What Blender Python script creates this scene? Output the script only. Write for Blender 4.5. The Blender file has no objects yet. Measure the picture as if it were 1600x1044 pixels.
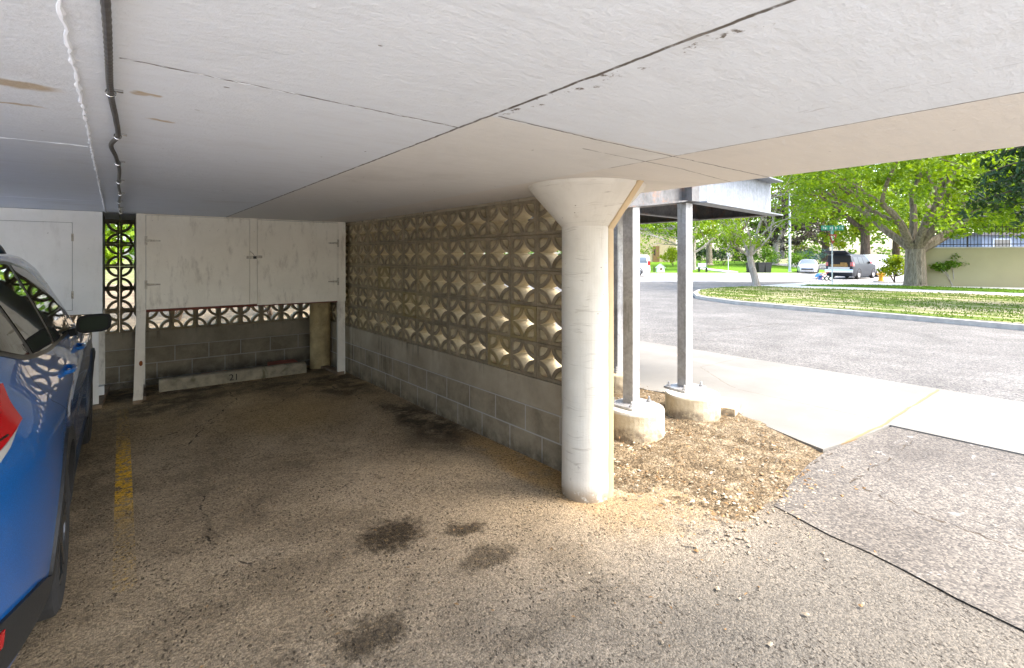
import bpy, bmesh, math, random
from mathutils import Vector, Matrix, noise as mnoise
RAD = math.radians
rnd = random.Random(11)
scene = bpy.context.scene
col = scene.collection
# ------------------------------------------------------------------ site survey (metres; camera stands at x=0,y=0)
EYE, FOC = 1.65, 786.0
AZ = math.atan(610 / FOC)
FW = Vector((math.sin(AZ), math.cos(AZ), 0)); RT = Vector((math.cos(AZ), -math.sin(AZ), 0))
def G(u, v, z=0.0):                       # survey reading -> point on a level plane
    d = FOC * (z - EYE) / (402 - v)
    p = FW * d + RT * ((u - 800) / FOC * d); p.z = z
    return p
def D(u, v, d):                           # survey reading at a known distance
    p = FW * d + RT * ((u - 800) / FOC * d); p.z = EYE + (402 - v) / FOC * d
    return p
def local(r, d, z=0.0):
    p = FW * d + RT * r; p.z = z
    return p
# ------------------------------------------------------------------ object helpers
def tag(o, label=None, cat=None, group=None, kind=None):
    for k, v in (('label', label), ('category', cat), ('group', group), ('kind', kind)):
        if v: o[k] = v
    return o
def empty(name, loc=(0, 0, 0), rz=0.0, label=None, cat=None, group=None):
    o = bpy.data.objects.new(name, None); col.objects.link(o)
    o.location = loc; o.rotation_euler = (0, 0, rz); o.empty_display_size = .2
    return tag(o, label, cat, group)
def copy_tree(o, parent=None):
    c = o.copy(); col.objects.link(c)
    if parent: c.parent = parent
    for ch in [x for x in list(o.children)]: copy_tree(ch, c)
    return c
class MB:
    def __init__(s): s.v = []; s.f = []; s.m = []
    def add(s, vs, fs, m=0):
        b = len(s.v); s.v += [tuple(x) for x in vs]
        s.f += [tuple(i + b for i in f) for f in fs]; s.m += [m] * len(fs); return s
    def box(s, x0, x1, y0, y1, z0, z1, m=0, M=None):
        vs = [Vector((x, y, z)) for z in (z0, z1) for y in (y0, y1) for x in (x0, x1)]
        if M: vs = [M @ v for v in vs]
        return s.add(vs, [(0, 2, 3, 1), (4, 5, 7, 6), (0, 1, 5, 4), (2, 6, 7, 3), (0, 4, 6, 2), (1, 3, 7, 5)], m)
    def bar(s, a, b, w, h, m=0, up=Vector((0, 0, 1))):          # box beam from a to b, w sideways, h along up
        a = Vector(a); b = Vector(b); d = (b - a).normalized()
        sd = d.cross(up)
        if sd.length < 1e-4: sd = Vector((1, 0, 0))
        sd.normalize(); u2 = sd.cross(d).normalized()
        vs = [p + sd * (w / 2 * i) + u2 * (h / 2 * j) for p in (a, b) for i, j in ((-1, -1), (1, -1), (1, 1), (-1, 1))]
        return s.add(vs, [(3, 2, 1, 0), (4, 5, 6, 7), (0, 1, 5, 4), (1, 2, 6, 5), (2, 3, 7, 6), (3, 0, 4, 7)], m)
    def tube(s, pts, rad, seg=8, m=0, cap=True):
        pts = [Vector(p) for p in pts]; n = len(pts)
        if not hasattr(rad, '__len__'): rad = [rad] * n
        ref = None; vs = []; fs = []
        for i, p in enumerate(pts):
            d = (pts[min(i + 1, n - 1)] - pts[max(i - 1, 0)]).normalized()
            if ref is None: ref = d.orthogonal().normalized()
            ref = (ref - d * ref.dot(d)).normalized(); b = d.cross(ref)
            for k in range(seg):
                a = 2 * math.pi * k / seg
                vs.append(p + (ref * math.cos(a) + b * math.sin(a)) * rad[i])
        for i in range(n - 1):
            for k in range(seg):
                k2 = (k + 1) % seg
                fs.append((i * seg + k, i * seg + k2, (i + 1) * seg + k2, (i + 1) * seg + k))
        if cap: fs += [tuple(range(seg - 1, -1, -1)), tuple((n - 1) * seg + k for k in range(seg))]
        return s.add(vs, fs, m)
    def lathe(s, prof, seg=24, m=0, M=None):                    # profile [(r,z)] about local z
        vs = []; fs = []
        for r, z in prof:
            for k in range(seg):
                a = 2 * math.pi * k / seg; vs.append(Vector((r * math.cos(a), r * math.sin(a), z)))
        n = len(prof)
        for i in range(n - 1):
            for k in range(seg):
                k2 = (k + 1) % seg; fs.append((i * seg + k, i * seg + k2, (i + 1) * seg + k2, (i + 1) * seg + k))
        fs += [tuple(range(seg - 1, -1, -1)), tuple((n - 1) * seg + k for k in range(seg))]
        if M: vs = [M @ v for v in vs]
        return s.add(vs, fs, m)
    def prism(s, poly, z0, z1, m=0, M=None):
        n = len(poly); vs = [Vector((p[0], p[1], z0)) for p in poly] + [Vector((p[0], p[1], z1)) for p in poly]
        if M: vs = [M @ v for v in vs]
        return s.add(vs, [tuple(range(n - 1, -1, -1)), tuple(range(n, 2 * n))] + [(i, (i + 1) % n, n + (i + 1) % n, n + i) for i in range(n)], m)
    def grid(s, P, m=0, flip=False):                            # P[i][j]
        a, b = len(P), len(P[0]); vs = [p for r in P for p in r]; fs = []
        for i in range(a - 1):
            for j in range(b - 1):
                q = (i * b + j, (i + 1) * b + j, (i + 1) * b + j + 1, i * b + j + 1)
                fs.append(q[::-1] if flip else q)
        return s.add(vs, fs, m)
    def build(s, name, mats, parent=None, bevel=0.0, seg=2, ang=38, weld=False, smooth=True, fix=False, raw=False):
        me = bpy.data.meshes.new(name)
        if raw:
            me.from_pydata(s.v, [], s.f)
        else:
            bm = bmesh.new(); vv = [bm.verts.new(p) for p in s.v]
            for f, mi in zip(s.f, s.m):
                try: bf = bm.faces.new([vv[i] for i in f]); bf.material_index = mi
                except ValueError: pass
            if weld: bmesh.ops.remove_doubles(bm, verts=bm.verts, dist=1e-4)
            if fix: bmesh.ops.recalc_face_normals(bm, faces=bm.faces)
            if bevel:
                es = [e for e in bm.edges if len(e.link_faces) == 2 and e.calc_face_angle(0) > RAD(40)]
                bmesh.ops.bevel(bm, geom=es, offset=bevel, segments=seg, affect='EDGES', profile=.5, clamp_overlap=True)
            for f in bm.faces: f.smooth = False
            for e in bm.edges:                                  # only truly curved faces are smoothed
                g = e.calc_face_angle(0) if len(e.link_faces) == 2 else 9
                e.smooth = g < RAD(ang)
                if smooth and RAD(.4) < g < RAD(ang):
                    for f in e.link_faces: f.smooth = True
            bm.to_mesh(me); bm.free()
        for mm in (mats if isinstance(mats, (list, tuple)) else [mats]): me.materials.append(mm)
        o = bpy.data.objects.new(name, me); col.objects.link(o)
        if parent: o.parent = parent
        return o
# ------------------------------------------------------------------ node helpers
class Mat:
    def __init__(s, name, rough=.6, metal=0.0, spec=.5):
        s.mat = bpy.data.materials.new(name); s.mat.use_nodes = True
        s.t = s.mat.node_tree; s.n = s.t.nodes; s.b = s.n['Principled BSDF']; s.out = s.n['Material Output']
        s.b.inputs['Roughness'].default_value = rough; s.b.inputs['Metallic'].default_value = metal
        s.b.inputs['Specular IOR Level'].default_value = spec
    def new(s, t, **kw):
        n = s.n.new(t)
        for k, v in kw.items(): setattr(n, k, v)
        return n
    def put(s, sock, v):
        if isinstance(v, bpy.types.NodeSocket): s.t.links.new(v, sock)
        elif v is not None:
            if hasattr(v, '__len__') and len(v) == 3 and len(sock.default_value) == 4: v = (*v, 1)
            sock.default_value = v
    def pos(s): return s.new('ShaderNodeNewGeometry').outputs['Position']
    def obj(s): return s.new('ShaderNodeTexCoord').outputs['Object']
    def rand(s): return s.new('ShaderNodeObjectInfo').outputs['Random']
    def m(s, op, a, b=None, c=None):
        n = s.new('ShaderNodeMath', operation=op)
        s.put(n.inputs[0], a); s.put(n.inputs[1], b); s.put(n.inputs[2], c); return n.outputs[0]
    def vm(s, op, a, b=None, sc=None):
        n = s.new('ShaderNodeVectorMath', operation=op); s.put(n.inputs[0], a); s.put(n.inputs[1], b)
        if sc is not None: s.put(n.inputs['Scale'], sc)
        return n.outputs['Value'] if op in ('DOT_PRODUCT', 'LENGTH', 'DISTANCE') else n.outputs['Vector']
    def sep(s, v):
        n = s.new('ShaderNodeSeparateXYZ'); s.put(n.inputs[0], v); return n.outputs
    def comb(s, x, y, z):
        n = s.new('ShaderNodeCombineXYZ')
        for i, q in enumerate((x, y, z)): s.put(n.inputs[i], q)
        return n.outputs[0]
    def noise(s, v, scale, detail=4, rough=.55, dist=0.0, color=False):
        n = s.new('ShaderNodeTexNoise'); s.put(n.inputs['Vector'], v); n.inputs['Scale'].default_value = scale
        n.inputs['Detail'].default_value = detail; n.inputs['Roughness'].default_value = rough; n.inputs['Distortion'].default_value = dist
        return n.outputs['Color' if color else 'Fac']
    def vor(s, v, scale, out='Distance', feature='F1', rand=1.0):
        n = s.new('ShaderNodeTexVoronoi', feature=feature); s.put(n.inputs['Vector'], v); n.inputs['Scale'].default_value = scale
        n.inputs['Randomness'].default_value = rand
        return n.outputs[out]
    def ss(s, v, lo, hi, a=0.0, b=1.0):
        n = s.new('ShaderNodeMapRange', interpolation_type='SMOOTHSTEP'); s.put(n.inputs[0], v)
        for i, q in zip((1, 2, 3, 4), (lo, hi, a, b)): n.inputs[i].default_value = q
        return n.outputs[0]
    def ramp(s, f, stops):
        n = s.new('ShaderNodeValToRGB'); s.put(n.inputs[0], f); e = n.color_ramp.elements
        while len(e) < len(stops): e.new(.5)
        for q, (p, c) in zip(e, stops): q.position = p; q.color = (*c, 1)
        return n.outputs[0]
    def mix(s, f, a, b, mode='MIX'):
        n = s.new('ShaderNodeMix', data_type='RGBA', blend_type=mode); s.put(n.inputs[0], f); s.put(n.inputs[6], a); s.put(n.inputs[7], b)
        return n.outputs[2]
    def warp(s, v, scale, amt):
        c = s.vm('SUBTRACT', s.noise(v, scale, 3, color=True), (.5, .5, .5)); return s.vm('ADD', v, s.vm('SCALE', c, sc=amt))
    def flat(s, v): x = s.sep(v); return s.comb(x[0], x[1], 0.0)
    def seg(s, v, a, b):                                   # distance to a segment
        a = Vector(a); b = Vector(b); ba = b - a
        pa = s.vm('SUBTRACT', v, tuple(a))
        h = s.new('ShaderNodeMath', operation='DIVIDE', use_clamp=True)
        s.put(h.inputs[0], s.vm('DOT_PRODUCT', pa, tuple(ba))); h.inputs[1].default_value = max(ba.length_squared, 1e-6)
        q = s.vm('SCALE', tuple(ba), sc=h.outputs[0]); return s.vm('DISTANCE', pa, q)
    def line(s, v, pts, w, soft=.6):
        d = None
        for a, b in zip(pts, pts[1:]):
            e = s.seg(v, a, b); d = e if d is None else s.m('MINIMUM', d, e)
        return s.ss(d, w * (1 - soft), w, 1.0, 0.0)
    def blob(s, v, c, r, lo=.55, hi=1.1):
        q = s.vm('DIVIDE', s.vm('SUBTRACT', v, (c[0], c[1], 0)), (r[0], r[1], 1)); return s.ss(s.vm('LENGTH', q), lo, hi, 1.0, 0.0)
    def col(s, c): s.put(s.b.inputs['Base Color'], c); return s
    def rough(s, c): s.put(s.b.inputs['Roughness'], c); return s
    def bump(s, h, strength=.3, dist=.01):
        n = s.new('ShaderNodeBump'); n.inputs['Strength'].default_value = strength; n.inputs['Distance'].default_value = dist
        s.put(n.inputs['Height'], h); s.put(s.b.inputs['Normal'], n.outputs[0]); return s
def simple(name, c, rough=.6, metal=0.0, var=.25, scale=8, bump=0.0, bscale=60, dirt=None):
    k = Mat(name, rough, metal); p = k.obj()
    n = k.noise(p, scale, 5, .6)
    c1 = tuple(min(1, x * (1 + var)) for x in c); c0 = tuple(x * (1 - var) for x in c)
    cc = k.ramp(n, [(.3, c0), (.7, c1)])
    if dirt: cc = k.mix(k.ss(k.noise(p, scale * .6, 6, .65, .5), .55, .75), cc, dirt)
    k.col(cc)
    if bump: k.bump(k.noise(p, bscale, 4), bump, .01)
    return k.mat
# ------------------------------------------------------------------ materials
def mat_floor():
    k = Mat('stained_asphalt', .9, spec=.25); P = k.flat(k.pos()); W = k.warp(P, 2.3, .35); W2 = k.warp(k.warp(P, 3.5, .16), 11, .09)
    big = k.noise(P, .9, 5, .6, .6)
    c = k.ramp(big, [(.30, (.16, .13, .092)), (.5, (.275, .23, .168)), (.70, (.40, .34, .26))])
    pm = k.noise(P, 3.6, 7, .72, .8); c = k.mix(k.m('MULTIPLY', k.ss(pm, .50, .68), .55), c, (.40, .335, .245)); c = k.mix(k.m('MULTIPLY', k.ss(pm, .46, .30), .5), c, (.075, .058, .038))
    # drive lane by the column and in front, browner at the back of the bay
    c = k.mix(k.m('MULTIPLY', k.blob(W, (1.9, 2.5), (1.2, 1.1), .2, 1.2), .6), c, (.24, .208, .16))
    c = k.mix(k.m('MULTIPLY', k.blob(W, (2.7, 0.5), (2.2, 1.6), .35, 1.15), .88), c, (.118, .107, .090))  # front floor painted darker to offset the sun falling there
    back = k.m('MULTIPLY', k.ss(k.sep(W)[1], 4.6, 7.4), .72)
    c = k.mix(back, c, k.ramp(k.noise(P, 2.2, 6, .65), [(.33, (.14, .108, .064)), (.5, (.32, .25, .145)), (.66, (.50, .40, .24))]))  # sandy brown, also painted paler to make up for weak light
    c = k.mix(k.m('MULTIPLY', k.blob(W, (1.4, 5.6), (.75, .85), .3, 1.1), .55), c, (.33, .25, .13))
    # wet black dirt against the walls and the wheel stop; the floor under the car darkens too
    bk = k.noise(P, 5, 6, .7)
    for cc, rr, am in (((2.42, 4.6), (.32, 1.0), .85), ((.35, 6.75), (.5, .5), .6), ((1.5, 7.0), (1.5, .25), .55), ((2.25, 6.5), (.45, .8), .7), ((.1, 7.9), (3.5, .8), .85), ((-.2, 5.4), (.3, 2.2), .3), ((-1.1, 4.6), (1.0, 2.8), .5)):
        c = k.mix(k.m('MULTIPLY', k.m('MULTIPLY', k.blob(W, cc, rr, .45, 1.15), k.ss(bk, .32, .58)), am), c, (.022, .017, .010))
    # sand washed in along the wall foot
    c = k.mix(k.m('MULTIPLY', k.blob(W, (2.56, 3.1), (.22, .95), .4, 1.2), k.ss(k.noise(P, 6, 5, .7), .28, .52)), c, (.37, .265, .135))
    c = k.mix(k.m('MULTIPLY', k.blob(W, (2.9, 2.1), (.75, .5), .45, 1.1), k.ss(k.noise(P, 5, 5, .7), .3, .6)), c, (.23, .18, .115))
    # oil spots
    spn = k.noise(P, 15, 7, .78)
    for cc, rr, am in (((1.27, 2.80), (.28, .22), 1.0), ((1.66, 2.60), (.15, .13), .9), ((1.60, 2.27), (.24, .13), .75), ((.88, 2.12), (.24, .15), .85), ((.42, 3.55), (.05, .30), .35), ((1.62, 1.70), (.5, .16), .3), ((1.95, 1.95), (.16, .5), .25), ((.25, 2.75), (.30, .10), .3), ((.63, 2.85), (.2, .3), .3)):
        c = k.mix(k.m('MULTIPLY', k.ss(k.m('ADD', k.blob(W2, cc, rr, .1, 1.35), k.m('MULTIPLY', k.m('SUBTRACT', spn, .5), 2.3)), .18, .90), am * .92), c, k.mix(k.ss(k.noise(P, 34, 4, .75), .50, .66), (.028, .020, .010), (.12, .088, .045)))
    # tyre scuffs and cracks
    W3 = k.warp(k.warp(P, 5, .16), 22, .05)
    cr = k.m('MAXIMUM', k.line(W3, [(.45, 4.2, 0), (.40, 3.3, 0), (.62, 2.9, 0)], .011), k.line(W3, [(1.0, 7.3, 0), (1.05, 6.6, 0), (.7, 5.9, 0), (.5, 5.3, 0)], .011))
    cr = k.m('MAXIMUM', cr, k.line(W3, [(1.9, 7.2, 0), (2.1, 6.5, 0), (2.3, 5.2, 0)], .011))
    cr = k.m('MAXIMUM', cr, k.m('MULTIPLY', k.line(k.warp(k.warp(P, 5, .05), 24, .03), [(3.45, 1.57, 0), (3.14, .37, 0), (2.60, -2, 0)], .02, 1.0), k.ss(k.noise(P, 11, 3, .7), .30, .60, 0.0, .45)))
    cr = k.m('MAXIMUM', cr, k.line(W3, [(2.0, 7.0, 0), (1.4, 6.1, 0), (.2, 5.6, 0)], .011))
    c = k.mix(k.m('MULTIPLY', cr, .85), c, (.018, .014, .010))
    # worn yellow bay stripe
    st = k.line(P, [(.012, 3.2, 0), (.012, 6.9, 0)], .052, .08)
    wear = k.ss(k.noise(P, 17, 6, .72), .43, .52); yb = k.blob(k.warp(P, 4, .5), (.01, 4.85), (.5, .95), .25, 1.25)
    wearl = k.ss(k.noise(P, 40, 4, .7), .52, .62)
    ym = k.m('MULTIPLY', st, k.m('MAXIMUM', k.m('MULTIPLY', wear, yb), k.m('MULTIPLY', wearl, .35)))
    c = k.mix(k.m('MULTIPLY', st, .10), c, (.3, .22, .08))
    c = k.mix(k.m('MULTIPLY', ym, .85), c, (.72, .45, .025))
    # aggregate: every stone its own tone, dark pits between
    near = k.vor(P, 120, 'Color'); tone = k.sep(near)[0]
    c = k.mix(1.0, c, k.ramp(tone, [(.0, (.60, .59, .57)), (.5, (.98, .98, .98)), (1.0, (1.42, 1.39, 1.34))]), 'MULTIPLY')
    pit = k.ss(k.vor(k.warp(k.vm('MULTIPLY', P, (1, .72, 1)), 14, .06), 42), .14, .34, 1.0, 0.0)
    pit = k.m('MULTIPLY', pit, k.ss(k.noise(P, 3, 5, .7), .34, .58))
    c = k.mix(k.m('MULTIPLY', pit, .72), c, (.040, .030, .020))
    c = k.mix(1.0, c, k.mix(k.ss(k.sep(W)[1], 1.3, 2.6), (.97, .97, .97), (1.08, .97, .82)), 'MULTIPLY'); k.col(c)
    h = k.m('ADD', k.m('MULTIPLY', k.vor(P, 120), -.5), k.m('ADD', k.m('MULTIPLY', pit, -.9), k.m('MULTIPLY', k.noise(P, 40, 6, .7), 1.1)))
    h = k.m('SUBTRACT', h, k.m('MULTIPLY', cr, 1.0))
    k.bump(h, .75, .010); return k.mat
def mat_asphalt(name, lo, hi, scale=90, crack=None, chip=None):
    k = Mat(name, .88, spec=.3); P = k.flat(k.pos())
    c = k.ramp(k.noise(P, 1.3, 6, .62, .4), [(.3, lo), (.72, hi)])
    c = k.mix(k.ss(k.noise(P, .35, 5, .6), .5, .75), c, tuple(x * 1.18 for x in hi))
    tone = k.sep(k.vor(P, scale, 'Color'))[1]
    c = k.mix(1.0, c, k.ramp(tone, [(0, (.5, .5, .52)), (.5, (.95, .95, .95)), (1, (1.6, 1.58, 1.55))]), 'MULTIPLY')
    h = k.m('ADD', k.m('MULTIPLY', k.vor(P, scale), -.5), k.noise(P, 30, 5, .7))
    if crack:
        W = k.warp(k.warp(P, 4, .14), 20, .06); d = None
        for pts, w in crack:
            e = k.line(W, pts, w); d = e if d is None else k.m('MAXIMUM', d, e)
        c = k.mix(k.m('MULTIPLY', d, .9), c, (.05, .035, .02)); h = k.m('SUBTRACT', h, k.m('MULTIPLY', d, 1.2))
    if chip:
        c = k.mix(k.m('MULTIPLY', k.ss(k.noise(P, 6, 6, .72), .60, .70), .8), c, chip)
    k.col(c); k.bump(h, .55, .010); return k.mat
def mat_concrete_flat():
    k = Mat('pavement_concrete', .85, spec=.3); P = k.flat(k.pos()); W = k.warp(P, 3, .05); W2 = k.warp(P, 1.6, .25)
    c = k.ramp(k.noise(P, .9, 6, .6), [(.3, (.150, .139, .117)), (.7, (.205, .191, .164))])
    c = k.mix(k.m('MULTIPLY', k.line(W2, [(7.4, 6.2, 0), (7.3, 4.9, 0), (7.05, 2.9, 0), (6.9, 1.6, 0)], .16, 1.0), k.ss(k.noise(P, 4, 5, .7), .3, .65)), c, (.36, .26, .19))
    j = k.line(W, [(8.02, 4.17, 0), (6.80, 4.2, 0)], .012)
    j = k.m('MAXIMUM', j, k.line(k.warp(P, 6, .07), [(6.8, 4.2, 0), (6.22, 3.5, 0), (6.02, 3.2, 0), (6.02, 1.7, 0)], .013))
    for yy in (8.2, 12.2, 16.2, 20.2, -2.3, -6.3):
        j = k.m('MAXIMUM', j, k.line(W, [(5.1, yy, 0), (8.02, yy, 0)], .012))
    dj = k.line(W, [(4.7, 1.72, 0), (5.9, 1.66, 0), (7.96, 1.68, 0)], .020)
    c = k.mix(k.m('MULTIPLY', j, .75), c, (.14, .12, .09)); c = k.mix(k.m('MULTIPLY', dj, .9), c, (.22, .14, .06))
    c = k.mix(k.m('MULTIPLY', k.ss(k.vor(k.warp(P, 8, .1), 2.2), .015, .04, 1.0, 0.0), .8), c, (.12, .10, .08))
    c = k.mix(k.m('MULTIPLY', k.ss(k.noise(P, 5, 7, .75), .60, .72), .45), c, (.42, .34, .26))
    k.col(c); k.bump(k.m('SUBTRACT', k.noise(P, 60, 5, .7), k.m('MULTIPLY', k.m('MAXIMUM', j, dj), 2.0)), .3, .006); return k.mat
def mat_ceiling():
    k = Mat('painted_concrete_soffit', .75, spec=.3); p = k.pos(); P = k.flat(p); W = k.warp(P, 15, .016)
    x = k.sep(P)
    pan = k.m('MULTIPLY', k.ss(x[0], 1.02, 1.04), k.ss(x[1], 1.44, 1.47))
    pan = k.m('MAXIMUM', pan, k.ss(x[0], 2.15, 2.17))
    c = k.mix(pan, (.64, .675, .715), (.64, .625, .59))  # panel tints carry blue skylight and warm ground bounce in the colour
    c = k.mix(k.ss(x[0], 2.15, 2.17), c, (.64, .60, .54))
    st = k.noise(k.vm('MULTIPLY', P, (1.2, 7.0, 1.0)), 2.2, 7, .7, .2)
    c = k.mix(k.m('MULTIPLY', k.ss(st, .40, .80), .22), c, (.46, .45, .44))
    dk = k.line(W, [(1.03, -3, 0), (1.03, 1.42, 0)], .009)
    dk = k.m('MAXIMUM', dk, k.m('MULTIPLY', k.line(W, [(1.03, 1.42, 0), (1.03, 7.2, 0)], .008), .9))
    dk = k.m('MAXIMUM', dk, k.m('MULTIPLY', k.line(W, [(2.16, -3, 0), (2.16, 1.9, 0)], .007), .8))
    dk = k.m('MAXIMUM', dk, k.m('MULTIPLY', k.line(W, [(1.06, 1.44, 0), (1.6, 1.47, 0), (3.2, 1.5, 0)], .007), .8))
    dk = k.m('MAXIMUM', dk, k.m('MULTIPLY', k.line(W, [(0, 1.6, 0), (1.03, 1.66, 0)], .007), .85))
    dk = k.m('MAXIMUM', dk, k.m('MULTIPLY', k.line(W, [(1.68, 1.63, 0), (2.5, 1.66, 0), (3.2, 1.75, 0)], .006), .7))
    for yy, xa, xb in ((4.45, -.1, 2.6), (2.96, -4, -.12), (5.8, -4, -.12)):
        dk = k.m('MAXIMUM', dk, k.m('MULTIPLY', k.line(W, [(xa, yy, 0), (xb, yy, 0)], .005), .3))
    dk = k.m('MULTIPLY', dk, k.ss(k.noise(P, 9, 4, .7), .28, .5))
    c = k.mix(dk, c, (.10, .085, .07))
    chips = k.ss(k.vor(k.warp(P, 20, .03), 5.5), .02, .045, 1.0, 0.0)
    chips = k.m('MULTIPLY', chips, k.ss(k.noise(P, 2.0, 3), .34, .5)); c = k.mix(k.m('MULTIPLY', chips, .85), c, (.16, .14, .12))
    chip2 = k.m('MULTIPLY', k.line(k.warp(P, 14, .10), [(1.08, .5, 0), (1.06, 1.42, 0)], .03), k.ss(k.noise(P, 22, 3, .7), .56, .64)); c = k.mix(chip2, c, (.14, .12, .10))
    for cc, rr in (((-.25, 2.03), (.14, .05)), ((-.3, 2.3), (.10, .02)), ((.06, 1.9), (.03, .02)), ((.12, 2.25), (.035, .02))):
        c = k.mix(k.m('MULTIPLY', k.blob(k.warp(P, 9, .12), cc, rr, .4, 1.1), .7), c, (.36, .24, .09))
    scr = k.m('MULTIPLY', k.line(k.warp(P, 3, .25), [(1.75, .1, 0), (1.95, .9, 0)], .12, 1.0), k.ss(k.noise(k.vm('MULTIPLY', P, (9, 1.5, 1)), 6, 5, .7), .55, .68))
    c = k.mix(k.m('MULTIPLY', scr, .6), c, (.2, .18, .18))
    k.col(c)
    c = k.mix(k.m('MULTIPLY', k.ss(k.noise(k.vm('MULTIPLY', k.warp(P, 2, .3), (2.0, 14.0, 1.0)), 2.5, 6, .7), .55, .75), .35), c, (.74, .75, .76))
    c = k.mix(k.m('MULTIPLY', k.ss(k.noise(P, 1.1, 6, .65, .5), .52, .72), .30), c, (.40, .38, .34)); k.col(c)
    h = k.m('ADD', k.m('ADD', k.m('MULTIPLY', k.noise(k.vm('MULTIPLY', P, (1, 2.5, 1)), 16, 4, .6), .6), k.m('MULTIPLY', k.noise(k.warp(P, 3, .3), 7, 5, .55), 1.0)), k.m('MULTIPLY', k.noise(P, 90, 4, .6), .35))
    h = k.m('SUBTRACT', h, k.m('MULTIPLY', k.m('MAXIMUM', dk, chips), .9)); k.bump(h, .52, .011); return k.mat
def mat_block():
    k = Mat('breeze_block_concrete', .85, spec=.25); p = k.obj(); r = k.rand(); pw = k.pos()
    c = k.ramp(k.noise(pw, 9, 6, .7), [(.3, (.165, .128, .08)), (.7, (.32, .26, .175))])
    c = k.mix(k.m('MULTIPLY', k.ss(r, .70, .92), .6), c, (.19, .145, .05))
    c = k.mix(1.0, c, k.mix(r, (.78, .78, .78), (1.2, 1.18, 1.12)), 'MULTIPLY')
    c = k.mix(k.ss(k.sep(p)[1], .006, .03), c, k.ramp(k.noise(pw, 14, 5, .7), [(.3, (.42, .345, .21)), (.7, (.57, .485, .32))]))  # reveals painted paler than the fronts, standing in for light from outside
    c = k.mix(k.m('MULTIPLY', k.ss(k.noise(pw, 30, 5, .8), .60, .72), .5), c, (.10, .075, .045))
    k.col(c); k.bump(k.noise(pw, 90, 5, .7), .5, .006); return k.mat
def mat_base_wall(axis, name, dark):
    k = Mat(name, .9, spec=.2); p = k.obj(); x = k.sep(p)
    br = k.new('ShaderNodeTexBrick', offset=.5, squash=1.0); k.put(br.inputs['Vector'], k.comb(x[axis], k.m('ADD', x[2], .01), 0.0))
    br.inputs['Scale'].default_value = 1.0; br.inputs['Mortar Size'].default_value = .007; br.inputs['Mortar Smooth'].default_value = .3
    br.inputs['Brick Width'].default_value = .41; br.inputs['Row Height'].default_value = .215
    mort = br.outputs['Fac']; pg = k.ss(x[2], .42, .435)
    mort = k.m('MULTIPLY', mort, k.m('SUBTRACT', 1.0, pg))
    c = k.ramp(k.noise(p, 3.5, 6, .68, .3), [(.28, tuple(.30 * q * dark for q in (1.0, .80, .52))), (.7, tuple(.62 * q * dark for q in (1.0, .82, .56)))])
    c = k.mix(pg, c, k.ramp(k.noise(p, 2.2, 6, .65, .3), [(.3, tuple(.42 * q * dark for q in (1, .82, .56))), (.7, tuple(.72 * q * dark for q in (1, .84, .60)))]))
    str_ = k.ss(k.noise(k.comb(k.m('MULTIPLY', x[0], 14), k.m('MULTIPLY', x[1], 14), k.m('MULTIPLY', x[2], 1.1)), 1.0, 5, .65), .50, .68)
    c = k.mix(k.m('MULTIPLY', k.m('MULTIPLY', str_, k.ss(k.noise(p, 1.3, 3), .42, .62)), .6), c, (.045, .035, .022))
    c = k.mix(k.m('MULTIPLY', mort, .75), c, tuple(.75 * q * dark for q in (1, .94, .84)))
    c = k.mix(k.m('MULTIPLY', k.m('MULTIPLY', k.ss(x[2], .0, .16, 1.0, 0.0), k.ss(k.noise(p, 5, 5, .7), .35, .6)), .6), c, (.03, .022, .013))
    k.col(c); k.bump(k.m('SUBTRACT', k.noise(p, 55, 6, .7), k.m('MULTIPLY', mort, .9)), .5, .012); return k.mat
def mat_column():
    k = Mat('cream_painted_concrete', .7, spec=.35); p = k.obj(); x = k.sep(p)
    c = k.ramp(k.noise(p, 4, 5, .6), [(.3, (.55, .51, .435)), (.7, (.64, .60, .52))])
    ring = k.noise(k.comb(k.m('MULTIPLY', x[0], .35), k.m('MULTIPLY', x[1], .35), k.m('MULTIPLY', k.m('ADD', x[2], k.m('MULTIPLY', k.noise(p, 3, 2), .12)), 8)), 3.0, 2, .5)
    rm = k.m('MULTIPLY', k.ss(k.m('ABSOLUTE', k.m('SUBTRACT', ring, .5)), 0, .012, 1.0, 0.0), k.ss(k.noise(p, 5, 2), .45, .6))
    c = k.mix(k.m('MULTIPLY', rm, .6), c, (.33, .28, .22)); c = k.mix(k.m('MULTIPLY', k.ss(k.noise(k.comb(k.m('MULTIPLY', x[0], 9), k.m('MULTIPLY', x[1], 9), k.m('MULTIPLY', x[2], 1.4)), 1.6, 6, .7), .55, .75), .30), c, (.38, .32, .24)); c = k.mix(k.m('MULTIPLY', k.m('MULTIPLY', k.ss(k.noise(p, 19, 4, .7), .63, .70), k.ss(x[2], .25, .75, 1.0, .25)), .6), c, (.30, .27, .23))
    pits = k.m('MULTIPLY', k.ss(k.vor(k.warp(p, 30, .02), 15), .05, .09, 1.0, 0.0), k.ss(k.noise(p, 4, 2), .52, .62)); c = k.mix(k.m('MULTIPLY', pits, .85), c, (.14, .11, .08))
    c = k.mix(k.m('MULTIPLY', k.m('MULTIPLY', k.ss(x[2], .0, .13, 1.0, 0.0), k.ss(k.noise(p, 14, 4, .7), .33, .5)), .85), c, (.22, .15, .08))
    k.col(c); k.bump(k.m('SUBTRACT', k.m('ADD', k.noise(p, 9, 5, .6), k.m('MULTIPLY', k.noise(p, 70, 4), .2)), k.m('ADD', pits, k.m('MULTIPLY', rm, .5))), .3, .010); return k.mat
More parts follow.
